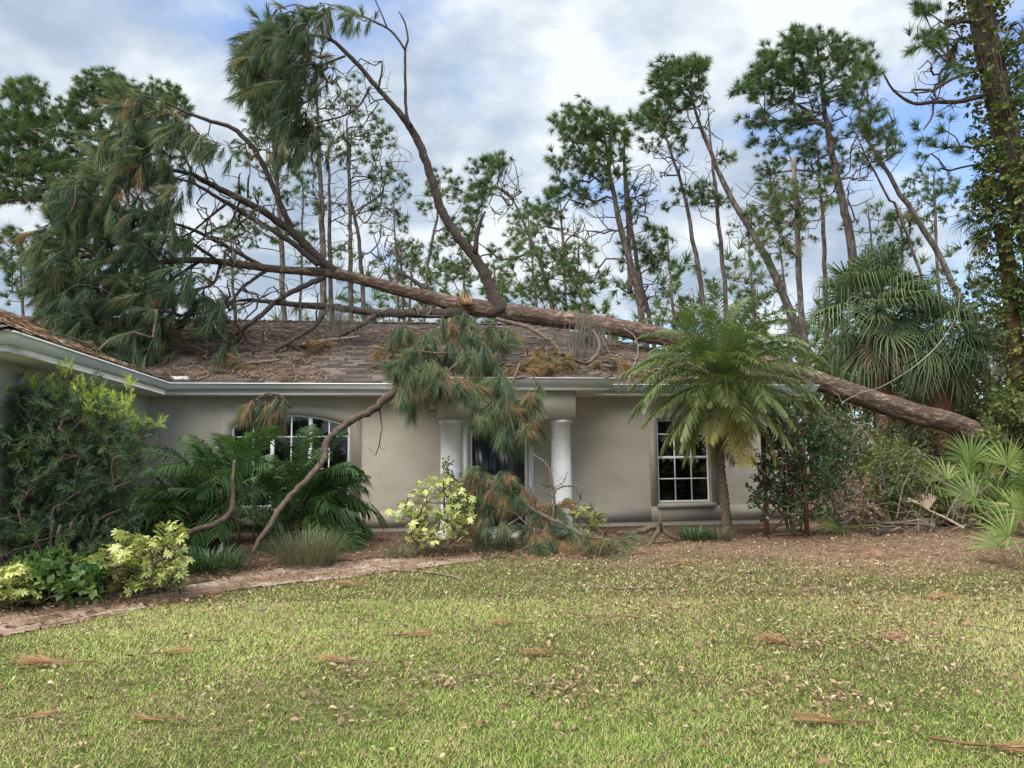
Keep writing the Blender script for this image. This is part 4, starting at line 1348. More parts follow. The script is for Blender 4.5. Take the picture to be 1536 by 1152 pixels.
# ------------------------------------------------------------------ standing pines behind the house
def pine(label, trunk, Y, blobs, bare=(), lean=0.0, scale=1.0, var=0.45, lib=POM, wind=(-0.3, 0, 0.1), dY=2.2, rmax=0.07, extra=(), per=2, topdir=None, density=1.0, group='pines standing behind the house', name='pine_tree'):
    scale *= R.uniform(0.78, 1.12)
    var += R.normal() * 0.07
    b = P(trunk[-1][0], trunk[-1][1], Y)
    slope = 0.0
    if len(trunk) > 1:
        a_ = P(trunk[-2][0], trunk[-2][1], Y)
        slope = (b[0] - a_[0]) / max(0.5, (a_[2] - b[2]))
    base = np.array([b[0] + slope * max(0, b[2]) * 0.6, Y, 0.0])
    e = empty(name, base, label, 'tree', group)
    pts = [(*P(x, y, Y), w_ / 3.3 / FPX * Y) for x, y, w_ in trunk]
    if b[2] > 0.2:
        pts.append((*base, pts[-1][3] * 1.15))
    c4 = catmull(np.array(pts), 0.5)
    c4[1:-1, :3] += R.normal(size=(len(c4) - 2, 3)) * 0.02
    MB().tube(c4[:, :3], c4[:, 3], 9, rough=0.06).build('trunk', M['bgbark'], e, smooth=True)
    ss, dd = [c4[: max(4, int(len(c4) * 0.8)), :3]], []
    g_ = -np.gradient(c4[:, :3], axis=0)
    g_ /= np.linalg.norm(g_, axis=1, keepdims=True) + 1e-9
    dd.append(g_[: len(ss[0])])
    for lim in extra:
        l4 = catmull(np.array([(*P(x, y, Y + (k * 0.3)), w_ / 2 / FPX * Y) for k, (x, y, w_) in enumerate(lim)]), 0.35)
        MB().tube(l4[:, :3], np.maximum(l4[:, 3], 0.012), 6, rough=0.06).build('limb', M['bgbark'], e, smooth=True)
        ss.append(l4[1:, :3])
        q = np.gradient(l4[:, :3], axis=0)
        dd.append((q / (np.linalg.norm(q, axis=1, keepdims=True) + 1e-9))[1:])
    S_, D_ = np.vstack(ss), np.vstack(dd)
    mb = MB()
    at = blob_points(blobs, Y, dY, density * 1.55)
    ch, td = grow(S_, D_, at, step=0.45, jit=0.09, upw=0.5, rtip=0.010 * scale, rmax=rmax, expo=0.46, fw=0.14)
    chains_mesh(mb, ch, 0.03)
    if len(bare):
        cb_, _ = grow(S_, D_, blob_points(bare, Y, dY, 1.7), step=0.35, jit=0.10, upw=0.35, rtip=0.0105, rmax=0.035, expo=0.42, fw=0.08)
        chains_mesh(mb, cb_, 0.03)
    tag(mb.build('branches', M['bgbark'], e), kind='stuff')
    n = len(at)
    mb = MB()
    zl = (at[:, 2] - at[:, 2].min()) / max(0.5, np.ptp(at[:, 2]))
    for r_ in range(per):
        d = td * 0.7 + np.array(wind) + R.normal(size=(n, 3)) * 0.35
        if r_:
            d = td * 0.3 + R.normal(size=(n, 3)) * 0.7 + np.array(wind)
        vr = np.clip(R.normal(var, 0.18, n), 0.0, 0.9)
        li = R.integers(0, len(lib), n)
        off = R.normal(size=(n, 3)) * 0.12 * (r_ > 0)
        for k in range(len(lib)):
            q = li == k
            if q.any():
                mb.inst(lib[k], (at + off)[q], align(d[q]), R.uniform(0.8, 1.25, q.sum()) * scale, vr[q])
    tag(mb.build('crown', M['bgneedle'], e), kind='stuff')
    return e


pine('broad dark pine crown beyond the side wing, partly behind the fallen crown', [(150, 190, 5), (165, 260, 9), (185, 350, 14), (200, 440, 17)], 33,
     [(150, 130, 38, 24, 40), (115, 165, 36, 26, 32), (185, 150, 26, 24, 22), (140, 205, 50, 28, 34), (205, 180, 30, 40, 26), (240, 145, 34, 22, 24), (262, 165, 22, 22, 14), (120, 250, 50, 25, 24), (90, 290, 45, 20, 18), (190, 250, 40, 30, 16)],
     bare=[(160, 240, 50, 50, 22)], var=0.34, density=1.7)
pine('tall leafy pine at the edge of the side wing, branches sweeping left', [(40, 175, 5), (62, 250, 9), (90, 330, 13), (110, 440, 17)], 31,
     [(40, 140, 32, 18, 26), (15, 190, 36, 28, 30), (60, 190, 34, 30, 28), (20, 245, 40, 28, 30), (70, 250, 36, 30, 24), (20, 290, 44, 16, 20), (-40, 210, 40, 60, 30), (110, 255, 30, 20, 10), (15, 360, 40, 14, 10), (30, 390, 30, 8, 5)],
     bare=[(60, 260, 50, 40, 18)], var=0.36, density=1.7)
pine('pine with green crown rising behind the bent upright limb', [(405, 150, 6), (412, 230, 9), (420, 330, 12), (425, 450, 14)], 32,
     [(375, 120, 24, 22, 18), (400, 90, 28, 20, 18), (395, 180, 30, 30, 22), (430, 150, 30, 34, 22), (380, 230, 30, 26, 14), (420, 250, 30, 26, 14), (375, 300, 34, 20, 12), (350, 345, 40, 22, 14), (400, 350, 40, 24, 14), (350, 400, 36, 16, 8)],
     bare=[(440, 200, 50, 60, 22)], var=0.5, density=1.3)
pine('tallest slim grey trunk of the sparse pine cluster behind the ridge', [(472, 90, 5), (477, 200, 9), (482, 300, 13), (485, 460, 17)], 33,
     [(470, 90, 30, 26, 12), (520, 130, 24, 22, 7), (450, 300, 40, 24, 9), (505, 225, 20, 20, 6), (520, 380, 26, 14, 5)],
     bare=[(500, 130, 45, 45, 44), (480, 200, 50, 50, 44), (500, 290, 50, 40, 34), (500, 380, 50, 30, 20)], var=0.5)
pine('thin pine trunk close beside the tallest sparse pine', [(492, 230, 5), (494, 320, 9), (497, 460, 12)], 35,
     [(535, 230, 30, 30, 11), (490, 190, 24, 24, 6), (450, 360, 30, 24, 6)], bare=[(520, 200, 40, 40, 30), (510, 320, 40, 40, 20)], var=0.5)
pine('straight pine trunk with wiry half stripped crown behind the ridge', [(520, 180, 5), (523, 260, 8), (525, 340, 10), (526, 460, 13)], 34,
     [(560, 190, 28, 24, 9), (575, 210, 24, 20, 8), (520, 160, 24, 20, 6), (560, 250, 24, 20, 6)], bare=[(560, 220, 50, 50, 44), (540, 310, 40, 40, 26), (580, 290, 30, 40, 20), (560, 120, 30, 40, 14)], var=0.5)
pine('reddish thin pine trunk with forked bare top behind the ridge', [(528, 190, 4), (524, 280, 7), (538, 360, 9), (545, 460, 11)], 36,
     [(580, 270, 30, 22, 8), (600, 330, 14, 14, 3), (570, 300, 26, 20, 6)], bare=[(590, 340, 30, 50, 30), (570, 400, 30, 40, 20), (600, 260, 30, 40, 18)], var=0.5)
pine('small pine with tufted crown seen past the upright limb', [(660, 270, 3), (655, 330, 6), (645, 380, 8), (638, 450, 9)], 33,
     [(665, 275, 26, 20, 14), (690, 290, 22, 20, 9), (640, 300, 22, 20, 7), (650, 375, 24, 14, 8), (680, 400, 20, 14, 5)], bare=[(670, 320, 40, 40, 18)], var=0.5)
pine('wind swept pine leaning left with bare fan of twigs', [(770, 300, 4), (790, 345, 8), (812, 400, 10), (830, 470, 12)], 32,
     [(735, 250, 22, 16, 16), (722, 280, 20, 24, 16), (712, 320, 18, 26, 13), (745, 240, 14, 10, 7), (690, 350, 26, 26, 13), (680, 400, 24, 24, 12), (760, 380, 22, 18, 7)],
     bare=[(770, 270, 20, 40, 24), (750, 300, 30, 40, 26)], var=0.42)
pine('dense rounded pine standing behind the trunk resting on the roof', [(905, 190, 5), (912, 240, 9), (922, 300, 13), (938, 370, 16), (955, 430, 18), (965, 500, 19)], 29,
     [(880, 170, 34, 14, 18), (900, 190, 46, 18, 30), (870, 210, 34, 24, 24), (915, 215, 34, 24, 24), (945, 185, 18, 16, 10), (860, 245, 36, 22, 20), (900, 255, 36, 22, 20), (840, 190, 16, 16, 7), (850, 285, 32, 18, 15), (820, 320, 28, 20, 14), (880, 290, 30, 20, 12), (930, 250, 20, 30, 9)],
     bare=[(960, 290, 30, 50, 34), (900, 330, 50, 40, 30), (860, 400, 60, 30, 24), (950, 330, 30, 40, 20)], var=0.42,
     extra=[[(945, 440, 9), (943, 350, 7), (938, 290, 5), (935, 230, 3)]])
pine('second slim trunk behind the rounded pine, half stripped', [(935, 200, 4), (940, 270, 7), (948, 340, 9), (962, 430, 11), (978, 500, 12)], 31,
     [(960, 380, 40, 24, 10), (985, 360, 24, 24, 7), (945, 300, 20, 20, 5), (1000, 400, 24, 16, 6)], bare=[(965, 300, 26, 60, 30), (980, 400, 30, 40, 24), (950, 430, 50, 30, 20)], var=0.45)
pine('low bright green pine between ridge and rounded pine', [(840, 320, 4), (850, 390, 7), (870, 440, 9), (885, 500, 10)], 27,
     [(800, 330, 34, 24, 13), (790, 365, 34, 26, 15), (830, 400, 34, 26, 16), (870, 380, 34, 22, 14), (880, 420, 28, 22, 12), (800, 430, 34, 22, 11), (850, 450, 34, 16, 10), (760, 420, 30, 24, 8)],
     bare=[(850, 360, 60, 50, 46), (830, 440, 50, 30, 30)], var=0.62)
pine('leaning pine with tufted top and long bare slanting trunk', [(1035, 130, 4), (1047, 180, 8), (1066, 230, 10), (1100, 300, 14), (1140, 370, 17), (1175, 440, 20), (1200, 520, 22)], 27,
     [(1010, 105, 26, 16, 18), (1040, 100, 20, 14, 12), (1000, 130, 24, 20, 18), (1045, 130, 18, 18, 8), (1020, 150, 26, 20, 14), (990, 170, 24, 18, 13), (1050, 105, 14, 14, 6), (1010, 190, 22, 12, 5), (1180, 330, 24, 18, 6), (1140, 330, 20, 20, 5)],
     bare=[(1045, 160, 30, 40, 20), (1060, 210, 30, 30, 8)], var=0.36)
pine('slim pine with thin leafy top beside the leaning pine', [(995, 190, 4), (1010, 240, 7), (1025, 290, 9), (1040, 360, 11), (1055, 450, 13), (1060, 500, 13)], 30,
     [(985, 165, 18, 14, 10), (970, 180, 14, 16, 8), (1000, 190, 22, 16, 9), (985, 210, 22, 18, 9), (1020, 215, 14, 14, 5), (1025, 290, 16, 10, 4), (1010, 310, 12, 8, 3)], bare=[(1000, 230, 30, 40, 22), (1040, 260, 20, 30, 8)], var=0.42)
pine('straight thin pine trunk with snapped bare top behind the date palm', [(1062, 160, 3), (1066, 220, 6), (1075, 300, 9), (1085, 400, 11), (1092, 500, 12)], 31,
     [(1055, 285, 18, 12, 7), (1060, 300, 24, 12, 7), (1085, 300, 18, 10, 4), (1090, 240, 12, 10, 4)], bare=[(1070, 260, 26, 30, 12), (1060, 310, 30, 16, 8)], var=0.42)
pine('tallest pine with broad rounded crown above the fan palms', [(1225, 70, 4), (1232, 130, 9), (1240, 190, 14), (1252, 250, 18), (1265, 310, 20), (1278, 370, 21)], 28,
     [(1210, 60, 40, 18, 30), (1180, 85, 36, 22, 30), (1240, 80, 38, 24, 30), (1150, 115, 28, 20, 20), (1200, 115, 44, 22, 32), (1270, 110, 26, 26, 14), (1130, 135, 22, 16, 12), (1245, 140, 34, 20, 18), (1290, 75, 20, 14, 9), (1305, 100, 14, 16, 8), (1170, 145, 34, 14, 14), (1135, 180, 26, 10, 10), (1180, 185, 34, 12, 10), (1150, 215, 20, 14, 6), (1220, 180, 30, 20, 10)],
     bare=[(1180, 160, 60, 30, 36), (1270, 190, 30, 40, 26), (1230, 270, 60, 40, 30), (1290, 280, 30, 60, 26)], var=0.34)
pine('snapped pine trunk with torn top and drooping dead branches', [(1190, 236, 11), (1192, 270, 13), (1196, 340, 14), (1200, 440, 15), (1210, 550, 16)], 25,
     [(1170, 290, 24, 22, 11), (1150, 320, 24, 30, 10), (1200, 300, 24, 30, 11), (1230, 290, 24, 30, 9), (1190, 350, 26, 26, 9), (1150, 370, 22, 24, 6)], bare=[(1150, 280, 50, 40, 26), (1210, 320, 40, 40, 20)], var=0.62, wind=(0, 0, -0.7), scale=0.8)
pine('dark bushy pine half hidden behind the snapped trunk', [(1225, 210, 4), (1230, 270, 7), (1235, 350, 10), (1240, 480, 12)], 32,
     [(1160, 250, 26, 18, 12), (1200, 220, 30, 16, 14), (1240, 215, 26, 14, 9), (1150, 280, 20, 18, 7), (1250, 250, 26, 26, 9), (1220, 260, 30, 24, 12)], var=0.34)
pine('slanting pine trunk with sparse crown leaning towards the fan palms', [(1288, 165, 4), (1300, 205, 8), (1320, 240, 10), (1350, 290, 12), (1385, 345, 14), (1430, 430, 16)], 26,
     [(1290, 130, 16, 18, 8), (1300, 165, 18, 18, 9), (1315, 105, 10, 8, 4), (1320, 200, 22, 26, 11), (1340, 215, 14, 18, 5), (1285, 195, 22, 12, 6), (1310, 240, 24, 14, 6)], bare=[(1310, 190, 40, 50, 36), (1340, 220, 24, 30, 16), (1290, 250, 30, 30, 10)], var=0.45)
pine('thin rust coloured leaning trunk crossing behind the fan palms', [(1290, 215, 4), (1310, 260, 5), (1335, 300, 6), (1360, 350, 7)], 29,
     [(1300, 200, 20, 10, 4)], bare=[(1300, 230, 30, 20, 8)], var=0.5)
# slim wispy pines further back in the stand
for k, (x, top, yy, ln_, lab) in enumerate([(345, 330, 41, 6, 'wispy far pine left of the sparse cluster'), (455, 250, 43, -4, 'wispy far pine behind the tallest sparse trunk'), (590, 300, 40, 8, 'wispy far pine right of the sparse cluster'), (620, 360, 44, -6, 'stripped far pine beside the upright limb'),
                                             (690, 350, 42, 10, 'wispy far pine between upright limb and swept pine'), (790, 300, 43, 14, 'wispy far pine right of the swept pine'), (840, 280, 41, 8, 'slim far pine left of the rounded pine'), (1000, 340, 42, 10, 'slim far pine right of the rounded pine'),
                                             (1120, 300, 40, 10, 'stripped far pine under the leaning pine'), (1165, 320, 43, 16, 'wispy far pine left of the snapped trunk'), (1300, 300, 38, 20, 'wispy far pine above the larger fan palm'), (285, 350, 42, 4, 'wispy far pine behind the fallen crown limbs')]):
    h_ = 520 - top
    pine(lab, [(x, top, 2), (x + ln_ * 0.4, top + h_ * 0.3, 5), (x + ln_, top + h_ * 0.7, 7), (x + ln_ * 1.3, top + h_, 8)], yy,
         [(x + R.normal() * 8, top + 14, 16, 12, 6), (x - 18 + R.normal() * 6, top + 45, 18, 12, 5), (x + 20, top + 60, 18, 14, 5), (x - 10, top + 100, 26, 14, 4), (x + 16, top + 140, 22, 14, 3)],
         bare=[(x, top + 40, 34, 34, 16), (x + ln_ * 0.4, top + 110, 36, 40, 16), (x + ln_, top + 160, 30, 30, 8)], var=0.5, name='far_pine_tree', per=1 + k % 2, lib=FARPOM)
# young pines and far treeline seen low between the trunks
for lx, ly, yy, wd_, lab in [(30, 400, 40, 40, 'far small pine past the side wing roof'), (600, 380, 42, 26, 'far thin pine low behind the ridge'), (1040, 470, 36, 40, 'far pine clump low behind the date palm'), (1130, 440, 38, 34, 'far pine low between date palm and slanting trunks'), (1400, 280, 36, 40, 'far pine behind the vine covered trunk'), (740, 410, 40, 30, 'far pine low right of the upright limb base'), (1350, 330, 34, 26, 'far pine low above the fan palms')]:
    pine(lab, [(lx, ly - wd_ * 0.7, 3), (lx + 2, ly + 20, 6), (lx + 6, ly + 120, 8)], yy, [(lx, ly, wd_, wd_ * 0.6, int(wd_ * 0.6)), (lx + 5, ly + 40, wd_, 20, 10)], bare=[(lx, ly, wd_ * 1.2, wd_, 14)], var=0.5, name='far_pine_tree', lib=FARPOM)

# far wood as one mass
mb = MB()
n = 4600
fx = R.uniform(-70, 70, n)
fy = R.uniform(52, 82, n)
ht = 6.0 + 15.0 * fbm(fx, fy * 0, 0.09, 77)
fz = ht * np.sqrt(R.random(n))
for k in range(3):
    q = np.arange(n) % 3 == k
    mb.inst(FARPOM[k], np.stack([fx, fy, fz], -1)[q], align(rand_dirs(q.sum(), 0.5)), R.uniform(2.0, 3.6, q.sum()), np.clip(R.normal(0.5, 0.2, q.sum()), 0, 0.9))
for k in range(120):
    x, y = R.uniform(-75, 75), R.uniform(50, 80)
    mb.tube([(x, y, 0), (x + R.normal() * 0.4, y, R.uniform(6, 12))], [0.16, 0.06], 4, var=0.9)
tag(mb.build('far_wood', M['bgneedle']), 'hazy green wood closing the view far behind the house', 'wood', kind='stuff')
# ------------------------------------------------------------------ palms
def pinnate(pitch, L=1.4, nl=34, ll=0.26, lw=0.02, droop=0.9, vee=0.5, seed=0, stem=0.18, age=0.0, ldroop=0.35, rach=0.008):
    """feather frond heading +x, starting at 'pitch', arching down"""
    g = np.random.default_rng(seed)
    mb = MB()
    n = 14
    pts, a, p = [np.zeros(3)], pitch, np.zeros(3)
    for k in range(n):
        p = p + np.array([math.cos(a), 0.0, math.sin(a)]) * L / n
        a -= droop * (0.5 + k / n) / n * (0.4 + 0.6 * abs(math.cos(a)))
        pts.append(p)
    pts = np.array(pts)
    pts[:, 1] = np.linspace(0, 1, n + 1) ** 2 * g.normal() * 0.12 * L
    mb.tube(pts, np.linspace(rach, rach * 0.25, n + 1), 4, var=0.62, cap=False)
    T = np.gradient(pts, axis=0)
    T /= np.linalg.norm(T, axis=1, keepdims=True)
    for k in range(nl):
        s = stem + (1 - stem) * (k + 0.5) / nl
        i = min(n - 1, int(s * n))
        f = s * n - i
        b = pts[i] * (1 - f) + pts[i + 1] * f
        tg = T[i]
        sd = np.cross((0, 0, 1.0), tg)
        sd /= np.linalg.norm(sd) + 1e-9
        nz = np.cross(tg, sd)
        env = math.sin(math.pi * min(1, 0.12 + 0.86 * (s - stem) / (1 - stem))) ** 0.55
        for sg in (-1, 1):
            fw = 0.55 + 0.5 * s + g.normal() * 0.12
            d = tg * fw + sd * sg * 1.0 + nz * (vee + g.normal() * 0.14)
            d /= np.linalg.norm(d)
            l = ll * env * g.uniform(0.85, 1.1)
            m_ = b + d * l * 0.5 + np.array([0, 0, -ldroop * l * 0.12])
            e = b + d * l + np.array([0, 0, -ldroop * l * 0.8])
            wn = np.cross(d, nz)
            wn = wn / (np.linalg.norm(wn) + 1e-9) * 0.75 + nz * 0.45 * sg
            strip(mb, [b, m_, e], [lw * 0.6, lw, 0], wn, var=0.35 + age * (0.5 + 0.6 * s) + g.uniform(-0.1, 0.12))
    return mb


# pygmy date palm by the right window
PYM = {}
for pt, age in [(82, 0), (65, 0), (48, 0.02), (30, 0.05), (12, 0.1), (-8, 0.13), (-28, 0.2), (-48, 0.36)]:
    PYM[pt] = [pinnate(rad(pt), 1.7 if pt > 0 else 1.5, 44, 0.33, 0.026, 1.8 if pt > 40 else (1.45 if pt > 0 else 1.0), 0.30, 500 + pt + s * 7, 0.10, age, 0.6).mesh('frond', M['pygmy']) for s in range(2)]
PDEAD = [pinnate(rad(-60), 1.1, 26, 0.22, 0.02, 0.5, 0.1, 700 + s, 0.1, 0.3, 0.9).mesh('dead_frond', M['deadfrond']) for s in range(2)]
pb = G(1091, 806)
pyg = empty('date_palm', pb, 'pygmy date palm with yellowing lower fronds by the right window', 'palm tree')
pc = P(1084, 572, pb[1] + 0.05)
tk = catmull(np.array([(*pb, 0.085), (*P(1086, 740, pb[1]), 0.066), (*P(1080, 690, pb[1]), 0.072), (*P(1083, 630, pb[1]), 0.085), (*pc, 0.11)]), 0.025)
mb = MB()
n = len(tk)
tk[:, 3] *= 1 + 0.16 * (np.arange(n) % 3 == 0)
mb.tube(tk[:, :3], tk[:, 3], 14, rough=0.10)
mb.build('trunk', M['fuzz'], pyg)
k = 0
for pt, cnt in [(82, 8), (65, 13), (48, 17), (30, 18), (12, 18), (-8, 17), (-28, 14), (-48, 9)]:
    for q in range(cnt):
        az = (q + 0.5 * (k % 2)) * 2 * math.pi / cnt + R.normal() * 0.15 + pt * 0.07
        h = 0.10 * (pt - 20) / 60
        o = place('frond', PYM[pt][q % 2], pc + np.array([math.cos(az) * 0.07, math.sin(az) * 0.07, h]), pyg, (R.normal() * 0.12, R.normal() * 0.08, az), R.uniform(0.85, 1.05))
        k += 1
for q in range(7):
    az = [-2.0, -1.2, -0.4, -2.7, 0.3, -1.7, -0.8][q]
    o = place('frond', PDEAD[q % 2], pc + np.array([math.cos(az) * 0.1, math.sin(az) * 0.1, -0.12]), pyg, (R.normal() * 0.1, 0, az), R.uniform(0.7, 1.0))

# clumping palm before the arched window
BAM = {}
for pt in (80, 62, 45, 28, 8):
    BAM[pt] = [pinnate(rad(pt), 1.1, 24, 0.36, 0.029, 1.5, 0.15, 800 + pt + s, 0.28, 0.0, 0.75, 0.009).mesh('frond', M['bamboo']) for s in range(3)]
cb_ = np.array([P(360, 800, 12.1)[0], 12.1, float(gz(P(360, 800, 12.1)[0], 12.1))])
cl = empty('clumping_palm', cb_, 'lush dark green clumping palm in front of the arched window', 'palm')
stemx = []
for q in range(24):
    sx = np.array([R.uniform(-1.0, 0.9), R.uniform(-0.25, 0.75), 0.0])
    h = R.uniform(0.55, 1.5) * (1 - 0.35 * abs(sx[0]))
    tp = cb_ + sx + np.array([sx[0] * 0.25, sx[1] * 0.1, h])
    st = catmull(np.array([cb_ + sx * 0.85, cb_ + sx + np.array([0, 0, h * 0.5]), tp]), 0.15)
    MB().tube(st, 0.017, 6).build('stem', M['fuzz'], cl)
    stemx.append((tp, sx))
for q in range(215):
    tp, sx = stemx[q % len(stemx)]
    pt = [80, 62, 45, 28, 8][min(4, int(R.random() ** 1.1 * 5))]
    out = math.atan2(sx[1] - 0.1, sx[0])
    az = out + R.normal() * 1.1
    b = tp - np.array([0, 0, R.uniform(0, 0.55)])
    place('frond', BAM[pt][q % 3], b, cl, (R.normal() * 0.25, R.normal() * 0.1, az), R.uniform(0.75, 1.15))


# fan palms
def fan(pitch, pet=0.9, rad_=0.75, nseg=34, spread=125, wd=0.05, droop=0.6, seed=0, fold=0.2, split=0.35):
    g = np.random.default_rng(seed)
    mb = MB()
    ax = np.array([math.cos(pitch), 0, math.sin(pitch)])
    sd = np.array([0, 1.0, 0])
    nz = np.cross(ax, sd)
    pp = [ax * pet * s + np.array([0, 0, -0.10 * pet * s * s]) for s in np.linspace(0, 1, 6)]
    mb.tube(pp, np.linspace(0.022, 0.012, 6), 4, var=0.75, cap=False)
    h = pp[-1]
    for k in range(nseg):
        a = rad(-spread + 2 * spread * (k + 0.5) / nseg + g.normal() * 1.5)
        d = ax * math.cos(a) + sd * math.sin(a) + nz * fold * (0.3 + abs(math.sin(a)))
        d /= np.linalg.norm(d)
        l = rad_ * (0.72 + 0.28 * math.cos(a * 0.7)) * g.uniform(0.9, 1.08)
        dz = np.array([0, 0, -1.0])
        p1 = h + d * l * split
        p2 = h + d * l * 0.64 + dz * droop * l * 0.18
        p3 = h + d * l * (1 - 0.27 * droop) + dz * droop * l * g.uniform(0.5, 0.85)
        wn = np.cross(d, nz)
        wn /= np.linalg.norm(wn) + 1e-9
        wn = wn * 0.85 + nz * (0.4 if k % 2 else -0.4)
        w1 = min(wd, 2 * rad(spread) / nseg * l * split * 1.1)
        strip(mb, [h, p1, p2, p3], [0.008, w1, wd * 0.6, 0], wn, var=0.45 + g.uniform(-0.16, 0.16))
    return mb


SAB = {pt: [fan(rad(pt), 0.95, 1.1, 30, 115, 0.052, (1.25 if pt < 50 else 0.8) * (1 if s else 0.65), 900 + pt + s, 0.3, 0.30).mesh('fan_leaf', M['sabal']) for s in range(2)] for pt in (75, 50, 25, 0, -25, -50)}
SABD = [fan(rad(-72), 0.7, 0.8, 24, 80, 0.05, 0.3, 990 + s, 0.5).mesh('dead_fan_leaf', M['deadfrond']) for s in range(2)]


def sabal(label, px, py, Y, sc, counts, trunkw, base_px, dead=8, mat='redtrunk'):
    top = P(px, py, Y)
    bs = P(base_px[0], base_px[1], Y)
    base = np.array([bs[0] + (bs[0] - top[0]) * 0.4, Y, 0.0])
    e = empty('fan_palm', base, label, 'palm tree', 'fan palms beside the fallen trunk')
    c4 = catmull(np.array([(*base, trunkw * 1.1), (*bs, trunkw), (*(top - np.array([0, 0, 0.3])), trunkw * 1.05)]), 0.09)
    MB().tube(c4[:, :3], c4[:, 3] * (1 + 0.1 * (np.arange(len(c4)) % 4 == 0)), 12, rough=0.08).build('trunk', M[mat], e)
    for pt, cnt in counts:
        for q in range(cnt):
            az = q * 2 * math.pi / cnt + R.normal() * 0.25 + pt
            place('fan_leaf', SAB[pt][q % 2], top + np.array([0, 0, 0.1 * sc * (pt / 50)]), e, (R.normal() * 0.35, R.normal() * 0.2, az), sc * R.uniform(0.75, 1.15))
    for q in range(dead):
        az = R.uniform(0, 2 * math.pi)
        place('dead_fan_leaf', SABD[q % 2], top + np.array([math.cos(az) * 0.2, math.sin(az) * 0.2, -0.25]), e, (R.normal() * 0.1, 0, az), sc * R.uniform(0.85, 1.2))


sabal('larger fan palm with drooping grey green leaves behind the fallen trunk', 1316, 462, 19.5, 1.0, [(75, 7), (50, 10), (25, 13), (0, 13), (-25, 12), (-50, 9)], 0.2, (1322, 560), 10)
sabal('smaller dark fan palm with bare reddish trunk beside the vine covered pine', 1408, 508, 18.8, 0.78, [(75, 3), (50, 6), (25, 9), (0, 11), (-25, 11), (-50, 9)], 0.24, (1412, 600), 6)
sabal('fan palm growing out of the climbing vines at the tall trunk', 1500, 318, 18.2, 0.62, [(75, 3), (50, 4), (25, 5), (0, 6), (-25, 4)], 0.16, (1515, 430), 2)

PMT = {pt: [fan(rad(pt), 0.75, 0.62, 26, 105, 0.038, 0.22, 1200 + pt + s, 0.35, 0.4).mesh('fan_leaf', M['palmetto']) for s in range(2)] for pt in (70, 45, 20, 0)}


def palmetto(label, px, py, n, sc, azr=(0, 2 * math.pi)):
    b = G(px, py)
    e = empty('saw_palmetto', b, label, 'palmetto', 'palmettos at the lawn edge')
    for q in range(n):
        az = azr[0] + (azr[1] - azr[0]) * (q + 0.5) / n + R.normal() * 0.2
        pt = [70, 45, 20, 45, 20, 0][q % 6]
        place('fan_leaf', PMT[pt][q % 2], b + np.array([R.normal() * 0.08, R.normal() * 0.08, 0.12 + 0.3 * R.random()]), e, (R.normal() * 0.6, R.normal() * 0.3, az), sc * R.uniform(0.7, 1.2))
    for q in range(4):
        place('dead_fan_leaf', PMT_D[q % 2], b + np.array([R.normal() * 0.1, R.normal() * 0.1, 0.15]), e, (R.normal() * 0.5, R.normal() * 0.3, R.uniform(0, 6.28)), sc * R.uniform(0.8, 1.1))
    cr = [b + np.array([0, 0, -0.02]), b + np.array([0.05, 0, 0.2]), b + np.array([0.1, 0.05, 0.45])]
    MB().tube(cr, [0.09, 0.08, 0.06], 8, rough=0.1).build('trunk', M['fuzz'], e)


PMT_D = [fan(rad(-10 + 30 * s), 0.6, 0.5, 18, 70, 0.03, 0.5, 1300 + s, 0.6, 0.35).mesh('dead_fan_leaf', M['deadfrond']) for s in range(2)]


palmetto('pale splayed palmetto just below the end of the fallen trunk', 1478, 788, 18, 1.12)
palmetto('bright green palmetto at the right edge of the lawn', 1560, 800, 20, 1.12)
palmetto('small palmetto among the brush left of the pale palmetto', 1415, 772, 12, 0.9)
palmetto('yellow green palmetto leaning over the lawn edge', 1590, 850, 12, 0.9)
palmetto('low palmetto behind the vine heap', 1350, 752, 9, 0.9)
# ------------------------------------------------------------------ shrubs, vines, clumps
def sprig(n=22, l=0.085, wd=0.011, stem=0.16, seed=0, cone=1.0, tip=0.0):
    """twig end with narrow leaves all round; +x is the heading"""
    g = np.random.default_rng(seed)
    mb = MB()
    for k in range(n):
        s = (k + 0.5) / n
        b = np.array([stem * s, 0, 0])
        th = k * 2.4 + g.normal() * 0.3
        cn = cone * (1.15 - 0.75 * s)
        d = np.array([math.cos(cn), math.sin(cn) * math.cos(th), math.sin(cn) * math.sin(th)])
        s1 = np.cross(d, (1, 0, 0)) + g.normal(size=3) * 0.2
        s1 /= np.linalg.norm(s1) + 1e-9
        e = b + d * l * g.uniform(0.75, 1.1)
        strip(mb, [b, (b + e) / 2 + np.array([0, 0, 0.004]), e + np.array([0, 0, -0.012])], [wd * 0.5, wd, 0], s1, var=g.uniform(-0.08, 0.08) + tip * s)
    return mb.tmpl()


def leafy(n=9, lib=None, stem=0.18, seed=0, l=0.07, wd=0.04):
    """twig end with oval leaves"""
    g = np.random.default_rng(seed)
    V0, _, T0, v0 = leaf_oval(l, wd)
    mb = MB()
    for k in range(n):
        th = k * 2.4 + g.normal() * 0.4
        cn = g.uniform(0.5, 1.3)
        d = np.array([[math.cos(cn), math.sin(cn) * math.cos(th), math.sin(cn) * math.sin(th)]])
        mb.inst((V0, np.zeros((0, 4), np.int64), T0, v0), [np.array([stem * g.random(), 0, 0])], align(d, np.array([g.normal() * 0.6])), [g.uniform(0.7, 1.2)], [g.uniform(-0.15, 0.15)])
    return mb.tmpl()


